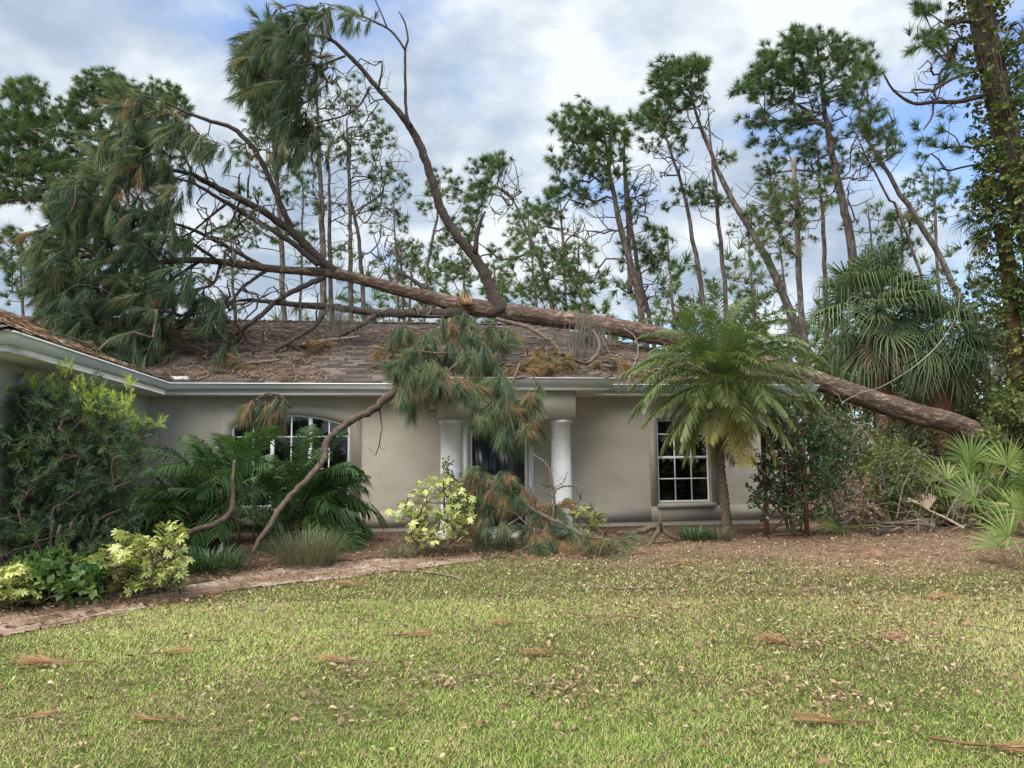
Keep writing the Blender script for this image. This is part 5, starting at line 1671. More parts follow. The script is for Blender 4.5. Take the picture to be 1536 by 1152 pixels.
SPR = [sprig(seed=s) for s in range(3)]
OVAL = [leafy(10, seed=40 + s) for s in range(3)]
SMALL = [leafy(12, seed=60 + s, l=0.05, wd=0.028, stem=0.22) for s in range(3)]
VINE = [leafy(8, seed=80 + s, l=0.085, wd=0.075, stem=0.2) for s in range(3)]


def shrub(name, label, cat, base, stems, blobs, Y, dY, lib, mat, per=2, rtip=0.004, sc=(0.8, 1.3), varf=None, chk=None, up=0.25, group=None, twig='twig', step=0.16, rmax=0.025, bare=(), sh_=1.0):
    e = empty(name, base, label, cat, group)
    ss, dd = [], []
    for q in range(stems):
        a = R.uniform(0, 2 * math.pi)
        b0 = np.asarray(base) + np.array([math.cos(a) * 0.12, math.sin(a) * 0.1, -0.03])
        top = b0 + np.array([math.cos(a) * 0.25, math.sin(a) * 0.25, (0.5 + 0.5 * R.random()) * sh_])
        s4 = catmull(np.array([b0, (b0 + top) / 2 + R.normal(size=3) * 0.05, top]), 0.12)
        ss.append(s4)
        dd.append(np.tile([0, 0, 1.0], (len(s4), 1)))
        MB().tube(s4, np.linspace(rmax * 1.1, rmax * 0.7, len(s4)), 6, rough=0.1).build('stem', M[twig], e)
    at = blob_points(blobs, Y, dY, check=chk)
    at = at[[p[2] > gz(p[0], p[1]) + 0.03 for p in at]]
    ch, td = grow(np.vstack(ss), np.vstack(dd), at, step=step, jit=0.12, upw=0.4, rtip=rtip, rmax=rmax * 0.7)
    mb = MB()
    chains_mesh(mb, ch, 0.012)
    if len(bare):
        cb2, _ = grow(np.vstack(ss), np.vstack(dd), blob_points(bare, Y, dY, check=chk), step=step, jit=0.25, rtip=rtip * 1.1, rmax=rmax * 0.6)
        chains_mesh(mb, cb2, 0.012)
    tag(mb.build('branches', M[twig], e), kind='stuff')
    n = len(at)
    mb = MB()
    for r_ in range(per):
        d = td * (0.8 if r_ == 0 else 0.2) + R.normal(size=(n, 3)) * (0.3 if r_ == 0 else 0.7) + np.array([0, 0, up])
        vr = varf(at) if varf else np.clip(R.normal(0.45, 0.2, n), 0, 1)
        li = R.integers(0, len(lib), n)
        off = R.normal(size=(n, 3)) * 0.05 * (r_ > 0)
        for k in range(len(lib)):
            q = li == k
            if q.any():
                mb.inst(lib[k], (at + off)[q], align(d[q]), R.uniform(sc[0], sc[1], q.sum()), vr[q])
    tag(mb.build('foliage', M[mat], e), kind='stuff')
    return e


# big yew pine by the side wing
ybase = G(95, 880)
YY = float(ybase[1]) + 0.25


def yvar(at):
    v = np.clip(R.normal(0.33, 0.15, len(at)), 0, 0.68)
    return v


shrub('yew_pine_shrub', 'large dark fine leaved shrub standing by the side wing wall', 'shrub', ybase, 7,
      [(110, 640, 70, 50, 150), (60, 690, 70, 60, 170), (150, 690, 60, 50, 130), (30, 640, 50, 40, 80), (60, 760, 80, 60, 190), (140, 770, 60, 50, 130), (190, 660, 30, 25, 40), (70, 830, 90, 40, 130), (-20, 740, 60, 90, 100), (185, 740, 24, 30, 22), (120, 600, 50, 25, 50), (40, 600, 30, 24, 24), (215, 640, 14, 12, 7), (200, 715, 30, 8, 8)],
      YY, 0.7, SPR, 'podo', per=2, varf=yvar, sc=(0.75, 1.15), step=0.14)
e = empty('yew_pine_shoots', ybase + np.array([0, 0.02, 0]), 'lime green new shoots on top of the fine leaved shrub by the wing', 'shoots')
mb = MB()
tw = MB()
sh = [(97, 560, 12, 12), (60, 580, 22, 10), (45, 578, 10, 5), (120, 595, 14, 22), (145, 600, 12, 16), (150, 615, 30, 12), (193, 580, 5, 14), (192, 605, 8, 10), (175, 625, 30, 14), (130, 625, 26, 12), (235, 637, 10, 3), (85, 595, 10, 8), (30, 690, 26, 5), (165, 600, 10, 10), (5, 600, 10, 12), (205, 640, 12, 8), (50, 805, 8, 8)]
for px, py, rx, ry in sh:
    nn = int(4 + rx * ry / 22)
    q = blob_points([(px, py, rx, ry, nn)], YY - 0.25, 0.4)
    d = R.normal(size=(nn, 3)) * 0.35 + np.array([0.1, -0.1, 0.9 if ry >= rx * 0.5 else 0.25])
    mb.inst(SPR[nn % 3], q, align(d), R.uniform(0.6, 0.85, nn), R.uniform(0.80, 1.0, nn))
    for p_ in q:
        tw.tube([p_, p_ + np.array([R.normal() * 0.03, 0.05, -0.28])], 0.003, 3, cap=False)
tag(mb.build('leaves', M['podo'], e), kind='stuff')
tag(tw.build('twigs', M['twig'], e), kind='stuff')


# variegated umbrella shrubs: each palmate leaf a part
def whorl(nl=7, l=0.105, wd=0.042, seed=0):
    g = np.random.default_rng(seed)
    mb = MB()
    for k in range(nl):
        a = k * 2 * math.pi / nl + g.normal() * 0.1
        d = np.array([math.cos(a), math.sin(a), 0.25])
        d /= np.linalg.norm(d)
        s = np.array([-math.sin(a), math.cos(a), 0])
        ll = l * g.uniform(0.8, 1.1)
        m1, m2, e_ = d * ll * 0.35, d * ll * 0.72 + np.array([0, 0, -0.01]), d * ll + np.array([0, 0, -0.035])
        V, cv = [np.zeros(3), m1 - s * wd * 0.38, m1 + np.array([0, 0, -0.006]), m1 + s * wd * 0.38, m2 - s * wd * 0.5, m2 + np.array([0, 0, -0.008]), m2 + s * wd * 0.5, e_], None
        ed = g.uniform(0.0, 0.35)
        va = np.array([0.55, 0.62 - ed, 0.85, 0.62 - ed, 0.5 - ed, 0.85, 0.5 - ed, 0.6]) + g.normal() * 0.1
        mb.add(V, [(1, 2, 5, 4), (2, 3, 6, 5)], [(0, 2, 1), (0, 3, 2), (4, 5, 7), (5, 6, 7)], var=va)
    mb.tube([(0, 0, 0), (0.0, 0, -0.10)], 0.0035, 3, var=0.4, cap=False)
    return mb


WH = [whorl(7 + s % 2, seed=s).mesh('leaf', M['scheff']) for s in range(4)]


def umbrella_shrub(label, base, blobs, Y, dY, sc=1.0, green=0.0):
    sc = sc * 0.74
    mlt = min(1.9, 295 / sum(q[4] for q in blobs))
    blobs = [(*q[:4], q[4] * mlt) for q in blobs]
    e = empty('umbrella_shrub', base, label, 'shrub', 'variegated umbrella shrubs')
    at = blob_points(blobs, Y, dY)
    at = at[[p[2] > gz(p[0], p[1]) + 0.06 for p in at]]
    ss = np.array([base + np.array([x, 0, z]) for x in (-0.15, 0.15, 0.0) for z in np.linspace(0, 0.35, 4)])
    ch, td = grow(ss, np.tile([0, 0, 1.0], (len(ss), 1)), at - np.array([0, 0, 0.08]), step=0.12, jit=0.1, upw=0.3, rtip=0.004, rmax=0.016)
    mb = MB()
    chains_mesh(mb, ch, 0.012)
    tag(mb.build('branches', M['twig'], e), kind='stuff')
    for k, p_ in enumerate(at):
        place('leaf', WH[k % 4], p_, e, (R.normal() * 0.4 + 0.35, R.normal() * 0.45, R.uniform(0, 6.28)), sc * R.uniform(0.75, 1.2))


b1 = G(205, 900)
umbrella_shrub('yellow variegated shrub below the large fine leaved shrub', b1, [(170, 840, 30, 22, 36), (205, 825, 34, 22, 44), (220, 860, 34, 26, 44), (170, 870, 24, 16, 14), (200, 885, 26, 12, 14), (255, 800, 22, 16, 24), (262, 840, 22, 24, 30), (270, 870, 14, 14, 12), (190, 800, 14, 8, 6), (130, 845, 14, 12, 8)], float(b1[1]) + 0.15, 0.5, 1.0)
b2 = G(15, 918)
umbrella_shrub('yellow variegated shrub at the end of the sandy path', b2, [(15, 865, 30, 18, 34), (30, 880, 24, 20, 22), (0, 895, 24, 14, 18), (-40, 880, 40, 30, 40), (50, 890, 10, 12, 5)], float(b2[1]) + 0.1, 0.4)
b3 = G(650, 836)
umbrella_shrub('yellow variegated shrub in front of the left porch column', b3, [(650, 740, 34, 24, 44), (620, 775, 30, 20, 36), (660, 790, 44, 28, 80), (690, 760, 24, 24, 34), (600, 765, 16, 14, 12), (630, 810, 30, 16, 28), (675, 725, 16, 14, 14), (700, 790, 18, 22, 16)], float(b3[1]) + 0.2, 0.7, 0.95)
b4 = G(885, 808)
umbrella_shrub('yellow variegated shrub behind the fallen boughs at the right column', b4, [(872, 765, 16, 10, 14), (895, 778, 16, 12, 16), (850, 760, 14, 12, 10), (880, 790, 20, 12, 14)], float(b4[1]) + 0.2, 0.3, 0.9)
b5 = G(680, 815)
shrub('green_porch_shrub', 'upright green leafy shrub against the left porch column', 'shrub', b5, 3, [(680, 735, 14, 22, 30), (685, 770, 18, 24, 34), (672, 705, 8, 14, 8), (700, 790, 14, 20, 18)], float(b5[1]) + 0.25, 0.25, OVAL, 'vine', sc=(0.6, 0.9), up=0.5)

# low vine below the yew pine
b6 = G(100, 905)
shrub('ground_vine', 'low heart leaved green vine between the two yellow variegated shrubs', 'vine', b6, 5, [(70, 865, 30, 16, 40), (110, 880, 40, 14, 50), (60, 890, 40, 12, 40), (130, 890, 30, 10, 24)], float(b6[1]) + 0.15, 0.4, VINE, 'vine', sc=(0.8, 1.2), up=0.6, sh_=0.15, rmax=0.01)


def blades(name, label, cat, base, n, l, wd, mat, spread=0.22, stiff=0.5, group=None):
    mb = MB()
    for k in range(n):
        a = R.uniform(0, 2 * math.pi)
        q = math.sqrt(R.random()) * spread
        b = np.asarray(base) + np.array([math.cos(a) * q, math.sin(a) * q, -0.01])
        a2 = a + R.normal() * 0.5
        ll = l * R.uniform(0.6, 1.1)
        el = rad(R.uniform(45, 88))
        d = np.array([math.cos(a2) * math.cos(el), math.sin(a2) * math.cos(el), math.sin(el)])
        pts = [b + d * ll * s + np.array([math.cos(a2) * 0.5, math.sin(a2) * 0.5, -1.0]) * ll * (1 - stiff) * s ** 2.4 * 0.8 for s in (0, 0.35, 0.7, 1)]
        strip(mb, pts, [wd, wd, wd * 0.7, 0], (-math.sin(a2), math.cos(a2), 0), var=np.clip(R.normal(0.45, 0.22), 0, 1))
    return tag(mb.build(name, M[mat], origin=base), label, cat, group)


blades('strap_grass_clump', 'dark green strap leaved clump beside the yellow variegated shrub', 'grass clump', G(315, 858), 420, 0.62, 0.014, 'strap', 0.35, 0.45)
blades('fine_grass_clump', 'fine olive grass clump below the leaning broken limb', 'grass clump', G(462, 850), 900, 0.66, 0.006, 'muhly', 0.34, 0.8)
blades('strap_grass_clump', 'small strap leaved clump under the right window', 'grass clump', G(1042, 812), 260, 0.45, 0.012, 'strap', 0.2, 0.5)
blades('strap_grass_clump', 'small strap leaved clump at the foot of the date palm', 'grass clump', G(1078, 812), 200, 0.36, 0.011, 'muhly', 0.16, 0.6)
blades('strap_grass_clump', 'dark strap leaved clump by the corner of the side wing', 'grass clump', G(170, 828), 200, 0.8, 0.016, 'strap', 0.25, 0.5)
blades('dry_grass_clump', 'brown dry needle like clump left of the porch shrub', 'grass clump', G(600, 838), 160, 0.42, 0.008, 'muhly', 0.15, 0.35)

# trellis with climbing shrub at the right end of the house
tb = G(1180, 806)
tre = empty('trellis', tb, 'red brown wooden lattice trellis inside the shrub at the house end', 'trellis')
x0, x1, yy = P(1150, 790, tb[1])[0], P(1210, 790, tb[1])[0], float(tb[1])
for x in (x0, x1):
    MB().box((x - 0.03, yy - 0.03, tb[2] - 0.03), (x + 0.03, yy + 0.03, 1.75)).build('post', M['trellis'], tre)
for z in (0.06, 0.62, 1.2, 1.7):
    MB().box((x0 + 0.031, yy - 0.012, z - 0.018), (x1 - 0.031, yy + 0.012, z + 0.018)).build('rail', M['trellis'], tre)
wd_ = x1 - x0
for k in range(6):
    for sg in (-1, 1):
        za = 0.08 + k * 0.27
        pa, pb_ = (x0 + 0.035, za), (x1 - 0.035, za + 0.55)
        if sg < 0:
            pa, pb_ = (pa[0], pb_[1]), (pb_[0], pa[1])
        d = np.array([pb_[0] - pa[0], 0, pb_[1] - pa[1]])
        d /= np.linalg.norm(d)
        nn = np.array([-d[2], 0, d[0]]) * 0.014
        y_ = yy - 0.020 if sg > 0 else yy + 0.008
        V = []
        for dy in (0, 0.010):
            for q, s_ in ((pa, 1), (pa, -1), (pb_, -1), (pb_, 1)):
                V.append(np.array([q[0], y_ + dy, q[1]]) + nn * s_)
        MB().add(V, [(0, 1, 2, 3), (7, 6, 5, 4), (0, 4, 5, 1), (1, 5, 6, 2), (2, 6, 7, 3), (3, 7, 4, 0)]).build('lattice_slat', M['trellis'], tre)
shrub('trellis_shrub', 'dark glossy leaved shrub growing through the wooden trellis', 'shrub', tb + np.array([0.12, 0.12, 0]), 5,
      [(1175, 720, 34, 44, 80), (1215, 690, 40, 44, 90), (1240, 660, 30, 40, 50), (1180, 660, 30, 30, 40), (1150, 740, 24, 30, 30), (1210, 750, 36, 26, 44), (1250, 710, 20, 26, 24), (1145, 700, 14, 14, 8), (1120, 690, 12, 8, 5), (1180, 620, 24, 24, 16)], float(tb[1]) + 0.15, 0.7, OVAL, 'camellia', sc=(0.75, 1.15), up=0.1)

# tangled brush beyond the lawn on the right
BR = 'shrubs in the tangled brush right of the house'
for lab, base, blobs, Y, lib, mt_, bare in [
        ('vine draped brush heap with yellow green shoots', (1335, 792), [(1330, 720, 40, 40, 90), (1350, 690, 34, 24, 44), (1320, 760, 40, 24, 60), (1370, 740, 26, 34, 44), (1325, 680, 16, 24, 16)], None, SMALL, 'ivy', [(1360, 700, 60, 40, 24)]),
        ('dull green shrub close behind the trellis shrub', (1262, 770), [(1265, 680, 36, 30, 50), (1245, 650, 30, 26, 36), (1285, 720, 30, 30, 36)], 16.0, SMALL, 'brush', [(1280, 660, 50, 60, 40)]),
        ('grey twiggy thicket under the fallen trunk', (1310, 760), [(1310, 660, 60, 34, 50), (1360, 650, 50, 30, 40), (1400, 690, 40, 40, 44)], 18.6, SMALL, 'brush', [(1300, 700, 70, 50, 70), (1380, 680, 60, 50, 50)]),
        ('leafy thicket behind the larger fan palm', (1270, 740), [(1230, 590, 40, 40, 60), (1280, 570, 50, 40, 80), (1230, 540, 24, 20, 20), (1340, 600, 50, 40, 60)], 22.5, OVAL, 'ivy', [(1280, 620, 60, 60, 40)]),
        ('shadowy thicket behind the smaller fan palm', (1420, 740), [(1400, 600, 60, 50, 90), (1460, 640, 50, 50, 90), (1440, 560, 40, 40, 50), (1380, 640, 40, 40, 40)], 22.0, OVAL, 'brush', [(1420, 640, 70, 70, 60)]),
        ('tall thicket at the far right edge behind the palmettos', (1560, 740), [(1530, 640, 60, 60, 110), (1600, 600, 60, 90, 120), (1520, 720, 50, 40, 70)], 17.0, OVAL, 'ivy', [(1520, 700, 60, 60, 40)]),
        ('low brown dead brush on the litter beside the trellis', (1275, 800), [(1280, 770, 40, 14, 16), (1290, 740, 30, 20, 14)], None, SMALL, 'brownneedle', [(1270, 740, 44, 40, 90), (1300, 780, 50, 18, 60), (1370, 790, 60, 12, 40)]),
]:
    bp = G(*base) if Y is None else np.array([P(base[0], base[1], Y)[0], Y, 0.0])
    blobs = [(*q[:4], int(q[4] * 1.45)) for q in blobs]
    shrub('brush_shrub', lab, 'shrub', bp, 5, blobs, float(bp[1]) + 0.2, 1.2, lib, mt_, per=3, sc=(0.8, 1.5) if Y is None else (1.1, 2.0), group=BR, twig='deadtwig', step=0.2, rmax=0.03, rtip=0.006, bare=bare, up=0.0)

# storm tangle: dead vines, sticks and torn fronds heaped beyond the lawn
mb = MB()
for k in range(90):
    p0 = np.array([R.uniform(6.2, 11.5), R.uniform(12.6, 16.5), 0.0])
    a = R.uniform(0, 6.28)
    L_ = R.uniform(0.8, 2.6)
    hh = R.uniform(0.1, 1.1)
    pts = [p0 + np.array([math.cos(a) * L_ * s, math.sin(a) * L_ * s * 0.6, 0.03 + hh * math.sin(math.pi * min(1, s * 0.9 + 0.1)) + R.normal() * 0.05]) for s in np.linspace(0, 1, 7)]
    for q in pts:
        q[2] = max(q[2], 0.02)
    mb.tube(pts, np.linspace(R.uniform(0.004, 0.013), 0.003, 7), 5, cap=False)
tag(mb.build('vine_tangle', M['deadtwig']), 'grey tangle of dead vines and sticks heaped beyond the lawn', 'brush', kind='stuff')
for k in range(16):
    p0 = np.array([R.uniform(6.0, 11.0), R.uniform(12.4, 15.2), 0.12])
    o = place('torn_palm_leaf', PMT_D[k % 2] if k % 3 else PMT[20][k % 2], p0, None, (R.normal() * 0.3, R.normal() * 0.25, R.uniform(0, 6.28)), R.uniform(0.9, 1.4))
    tag(o, 'torn fan palm leaf lying in the brush beyond the lawn', 'palm leaf', 'torn palm leaves in the brush')

# low undergrowth closing the gaps between the trunks
mb = MB()
tw = MB()
for x0_, x1_, y0_, y1_, n, hh in [(6.5, 24, 23, 30, 2600, 4.6), (-30, 8, 27, 34, 900, 3.2), (10.5, 20, 15.5, 21, 1000, 1.6), (13, 21, 20.5, 24, 1100, 9.5)]:
    x = R.uniform(x0_, x1_, n)
    y = R.uniform(y0_, y1_, n)
    top = hh * (0.35 + 0.9 * fbm(x, y, 0.35, 120))
    z = top * R.random(n) ** 0.6
    lib = SMALL + OVAL
    for k in range(6):
        q = np.arange(n) % 6 == k
        mb.inst(lib[k], np.stack([x, y, z], -1)[q], align(rand_dirs(q.sum(), 0.2)), R.uniform(1.6, 3.2, q.sum()), np.clip(R.normal(0.45, 0.25, q.sum()), 0, 1))
    for k in range(n // 7):
        b_ = np.array([x[k], y[k], 0.0])
        t_ = b_ + np.array([R.normal() * 0.6, R.normal() * 0.4, top[k] * R.uniform(0.6, 1.15)])
        tw.tube([b_, (b_ + t_) / 2 + R.normal(size=3) * 0.2, t_], [0.022, 0.015, 0.006], 4, cap=False)
u_ = mb.build('undergrowth', M['brush'])
tag(u_, 'tangled dull green undergrowth closing the view behind house and trunks', 'undergrowth', kind='stuff')
tw_ = tw.build('stems', M['deadtwig'], u_)
tw_['kind'] = 'stuff'

# ------------------------------------------------------------------ vine covered pine at the right edge
KY = 17.5
kb = np.array([P(1640, 700, KY)[0], KY, 0.0])
kp = empty('vine_covered_pine', kb, 'tall leaning pine trunk wrapped in climbing vines at the right edge', 'tree')
K4 = catmull(np.array([(*kb, 0.38), (*P(1600, 560, KY), 0.31), (*P(1560, 400, KY), 0.28), (*P(1530, 290, KY), 0.27), (*P(1505, 180, KY), 0.265), (*P(1480, 60, KY), 0.26), (*P(1462, -40, KY), 0.25), (*P(1440, -160, KY), 0.28), (*P(1410, -330, KY), 0.16), (*P(1395, -430, KY), 0.05)]), 0.12)
MB().tube(K4[:, :3], K4[:, 3], 16, rough=0.06).build('trunk', M['limb'], kp, smooth=True)
kd = np.gradient(K4[:, :3], axis=0)
kd /= np.linalg.norm(kd, axis=1, keepdims=True)
mb = MB()
kat = blob_points([(1400, 20, 24, 14, 10), (1390, 60, 30, 24, 12), (1420, 90, 30, 24, 10), (1400, 180, 30, 30, 4), (1530, 60, 30, 30, 10), (1550, 120, 30, 40, 14), (1420, 230, 40, 20, 5), (1450, -60, 60, 60, 40), (1380, -120, 60, 60, 50), (1420, -240, 80, 60, 60), (1500, -150, 60, 60, 50)], KY, 1.4)
c_, td_ = grow(K4[20::3, :3], kd[20::3], kat, step=0.25, jit=0.15, rtip=0.009, rmax=0.05, upw=0.3)
chains_mesh(mb, c_)
c_, _ = grow(K4[20::3, :3], kd[20::3], blob_points([(1395, 130, 30, 40, 40), (1420, 60, 30, 40, 30), (1410, 160, 40, 14, 14), (1360, 140, 20, 20, 6), (1400, 250, 30, 30, 10), (1530, 100, 30, 50, 16)], KY, 0.9), step=0.2, jit=0.2, rtip=0.008, rmax=0.03)
chains_mesh(mb, c_)
for lim in [[(1490, 140, 8), (1440, 152, 7), (1400, 153, 6), (1370, 155, 5), (1340, 135, 4), (1325, 110, 3)], [(1480, 100, 7), (1430, 118, 5), (1400, 135, 4), (1375, 140, 2.5)], [(1400, 153, 4), (1398, 175, 3), (1385, 195, 2)]]:
    l4 = catmull(pl(lim, [KY, KY - 0.6]), 0.12)
    mb.tube(l4[:, :3], l4[:, 3], 6, rough=0.08)
tag(mb.build('branches', M['limb'], kp), kind='stuff')
mb = MB()
nn = len(kat)
for r_ in range(2):
    mb.inst(POM[r_], kat + R.normal(size=(nn, 3)) * 0.1 * r_, align(td_ + R.normal(size=(nn, 3)) * 0.5), R.uniform(0.7, 1.0, nn), np.clip(R.normal(0.45, 0.2, nn), 0, 0.9))
tag(mb.build('crown', M['bgneedle'], kp), kind='stuff')
mb = MB()
n = 4800
s_ = R.random(n)
dens = np.interp(s_, [0, 0.5, 0.62, 1], [1.0, 1.0, 0.35, 0.12])
ok = R.random(n) < dens
i_ = (s_[ok] * (len(K4) * 0.78)).astype(int)
nn = len(i_)
dirs = rand_dirs(nn, 0, 0.3)
bulge = np.interp(s_[ok], [0, 0.25, 0.45, 0.6, 1], [1.3, 1.15, 0.85, 0.3, 0.12])
pv = K4[i_, :3] + dirs * (K4[i_, 3:4] * 0.95 + (bulge * R.random(nn) ** 0.8)[:, None])
for k in range(3):
    q = np.arange(nn) % 3 == k
    mb.inst(VINE[k] if k else OVAL[0], pv[q], align(dirs[q] + np.array([0, 0, -0.3]) + R.normal(size=(q.sum(), 3)) * 0.4), R.uniform(0.9, 1.6, q.sum()), np.clip(R.normal(0.45, 0.24, q.sum()), 0, 1))
tag(mb.build('climbing_vines', M['ivy'], kp), kind='stuff')
mb = MB()
for k in range(46):
    i0 = R.integers(0, int(len(K4) * 0.6))
    L_ = R.integers(14, 40)
    a0, tw_ = R.uniform(0, 6.28), R.normal() * 0.03
    pts = []
    for q in range(i0, min(len(K4), i0 + L_), 2):
        a = a0 + tw_ * (q - i0)
        pts.append(K4[q, :3] + (K4[q, 3] + 0.015) * np.array([math.cos(a), math.sin(a), 0]) + R.normal(size=3) * 0.01)
    mb.tube(pts, R.uniform(0.008, 0.022), 4, cap=False)
tag(mb.build('vine_stems', M['deadtwig'], kp), kind='stuff')

# grey hanging vine looped over the fallen trunk
rp = pl([(1262, 604, 1.2), (1290, 590, 1.3), (1320, 581, 1.3), (1360, 558, 1.3), (1395, 530, 2.4), (1420, 500, 1.3), (1436, 470, 1.2), (1440, 440, 1)], [16.75, 16.7, 17.4, 18.0])
c4 = catmull(rp, 0.08)
tag(MB().tube(c4[:, :3], c4[:, 3], 6, rough=0.1).build('hanging_vine', M['rope'], origin=c4[0, :3]), 'long grey vine looping from the fallen trunk to the fan palm', 'vine')
rp = pl([(890, 487, 1), (905, 510, 1.2), (915, 530, 1), (932, 545, 1)], [16.5, 16.2])
c4 = catmull(rp, 0.06)
tag(MB().tube(c4[:, :3], c4[:, 3], 5).build('hanging_vine', M['rope'], origin=c4[0, :3]), 'short pale vine hanging below the trunk beside the grey moss', 'vine')
rp = pl([(936, 492, 1.3), (952, 505, 1.3), (957, 525, 1.3), (950, 550, 1.2), (940, 575, 1)], [16.4, 15.6, 14.2])
c4 = catmull(rp, 0.06)
tag(MB().tube(c4[:, :3], c4[:, 3], 5).build('hanging_vine', M['rope'], origin=c4[0, :3]), 'pale vine curving down from the trunk to the right gutter', 'vine')
# ------------------------------------------------------------------ lawn, litter and fallen bits
def lawn_points(n, y0, y1, pad=0.6):
    y = np.sqrt(R.uniform(y0 * y0, y1 * y1, n))
    x = R.uniform(-1, 1, n) * (0.70 * y + pad)
    return x, y


def ground_z(x, y):
    return gz(x, y) + (fbm(x, y, 1.1, 3) - 0.5) * 0.03


def grass(n, y0, y1, hl, wd, bend=0.85):
    x, y = lawn_points(n, y0, y1)
    lm = litter_mask(x, y)
    ok = (R.random(n) > lm * 0.76) & (y < path_lo_y(x) + R.normal(0.06, 0.10, n))
    pn = np.clip((fbm(x, y, 0.9, 60) - 0.5) * 1.7 + 0.5, 0, 1)
    ok &= R.random(n) < np.clip(0.68 + 0.6 * pn, 0, 1)
    x, y, lm, pn = x[ok], y[ok], lm[ok], pn[ok]
    n = len(x)
    z = ground_z(x, y)
    a = R.uniform(0, 2 * np.pi, n)
    l = R.uniform(0.5, 1.15, n) * hl * (0.85 + 0.35 * pn)
    tilt = np.abs(R.normal(0.0, bend, n)) + 0.25
    d = np.stack([np.cos(a) * np.sin(tilt), np.sin(a) * np.sin(tilt), np.cos(tilt)], -1)
    sd = np.stack([-np.sin(a), np.cos(a), np.zeros(n)], -1) * (wd * R.uniform(0.6, 1.2, n) / 2)[:, None]
    b = np.stack([x, y, z - 0.004], -1)
    e_ = b + d * l[:, None] + np.stack([np.cos(a) * 0.3 * l, np.sin(a) * 0.3 * l, -0.25 * l], -1)
    V = np.stack([b - sd, b + sd, e_], 1).reshape(-1, 3)
    Q = None
    T = np.arange(n)[:, None] * 3 + np.array([[0, 1, 2]])
    var = np.clip(R.normal(0.40, 0.23, n) + (fbm(x, y, 0.6, 66) - 0.5) * 0.9 + lm * 0.30, 0, 0.8)
    dryp = np.clip((fbm(x, y, 0.8, 69) - 0.42) * 2.6, 0, 1)
    dry = R.random(n) < np.interp(y + 0.6 * x, [3.5, 6, 9], [0.05, 0.20, 0.40]) + 0.35 * lm + 0.25 * dryp
    var = np.where(dry, R.uniform(0.82, 1.0, n), var)
    return V, Q, T, np.repeat(var, 3)


mb = MB()
for args in [(210000, 2.6, 5.2, 0.046, 0.0052), (230000, 5.2, 8.0, 0.047, 0.0066), (180000, 8.0, 13.4, 0.046, 0.0098)]:
    V, Q, T, va = grass(*args)
    mb.add(V, Q, T, var=va)
tag(mb.build('grass', M['grass']), 'short green lawn grass mixed with dry blades', 'grass', kind='stuff')

# broad weedy leaves (clover) in the turf
mb = MB()
x, y = lawn_points(2600, 2.8, 10)
ok = (litter_mask(x, y) < 0.4) & (y < path_lo_y(x)) & (fbm(x, y, 0.9, 90) > 0.5)
x, y = x[ok], y[ok]
n = len(x)
tl = leaf_oval(0.028, 0.024, 0.1)
mb.inst(tl, np.stack([x, y, ground_z(x, y) + R.uniform(0.015, 0.04, n)], -1), align(rand_dirs(n, 0.15, 0.3)), R.uniform(0.7, 1.4, n), R.uniform(0.2, 0.55, n))
tag(mb.build('clover', M['grass']), 'small round clover leaves scattered through the turf', 'clover', kind='stuff')

# dead needles lying in the grass
mb = MB()
x, y = lawn_points(52000, 2.7, 14.5)
lm = litter_mask(x, y)
bedm = (y > path_lo_y(x) - 0.15) & (x < 0.2)
dn = np.clip((fbm(x, y, 0.55, 33) - 0.40) * 3.0, 0.12, 1)
ok = (R.random(len(x)) < np.maximum(dn * 0.6, np.maximum(lm, bedm * 0.9)))
x, y = x[ok], y[ok]
n = len(x)
a = R.uniform(0, 2 * np.pi, n)
l = R.uniform(0.10, 0.26, n)
dx, dy = np.cos(a) * l / 2, np.sin(a) * l / 2
wq = np.interp(y, [3, 8, 12], [0.0011, 0.0022, 0.0030])
wx, wy = -np.sin(a) * wq, np.cos(a) * wq
h = np.where(litter_mask(x, y) > 0.5, 0.018, 0.042) + R.uniform(0, 0.02, n)
z0, z1 = ground_z(x - dx, y - dy) + h, ground_z(x + dx, y + dy) + h + R.normal(0, 0.01, n)
V = np.stack([np.stack([x - dx - wx, y - dy - wy, z0], -1), np.stack([x - dx + wx, y - dy + wy, z0], -1), np.stack([x + dx + wx, y + dy + wy, z1], -1), np.stack([x + dx - wx, y + dy - wy, z1], -1)], 1).reshape(-1, 3)
mb.add(V, np.arange(n)[:, None] * 4 + np.array([[0, 1, 2, 3]]), var=np.repeat(R.random(n), 4))
tag(mb.build('needle_litter', M['brownneedle']), 'loose brown pine needles strewn over lawn and bed', 'litter', kind='stuff')

# dead leaves: the nearest one by one, the rest as a carpet
def curl_leaf(seed):
    g = np.random.default_rng(seed)
    l, wd = 0.075 * g.uniform(0.8, 1.3), 0.034 * g.uniform(0.8, 1.3)
    mb = MB()
    ns = 6
    V = []
    cu = g.uniform(0.006, 0.022)
    for k in range(ns + 1):
        s = k / ns
        w_ = wd * math.sin(math.pi * min(0.97, max(0.04, s))) ** 0.7 / 2
        zc_ = math.sin(s * math.pi) * cu * (1 if g.random() < 0.8 else -0.5)
        V += [(l * (s - 0.5), -w_, zc_ + w_ * 0.5), (l * (s - 0.5), g.normal() * 0.001, zc_), (l * (s - 0.5), w_, zc_ + w_ * 0.45 + g.normal() * 0.002)]
    Q = []
    for k in range(ns):
        b = k * 3
        Q += [(b, b + 3, b + 4, b + 1), (b + 1, b + 4, b + 5, b + 2)]
    mb.add(V, Q, var=0.5 + g.uniform(-0.3, 0.3))
    mb.tube([(-l / 2, 0, 0), (-l / 2 - 0.015, 0, 0.004)], 0.001, 3, cap=False, var=0.2)
    return mb


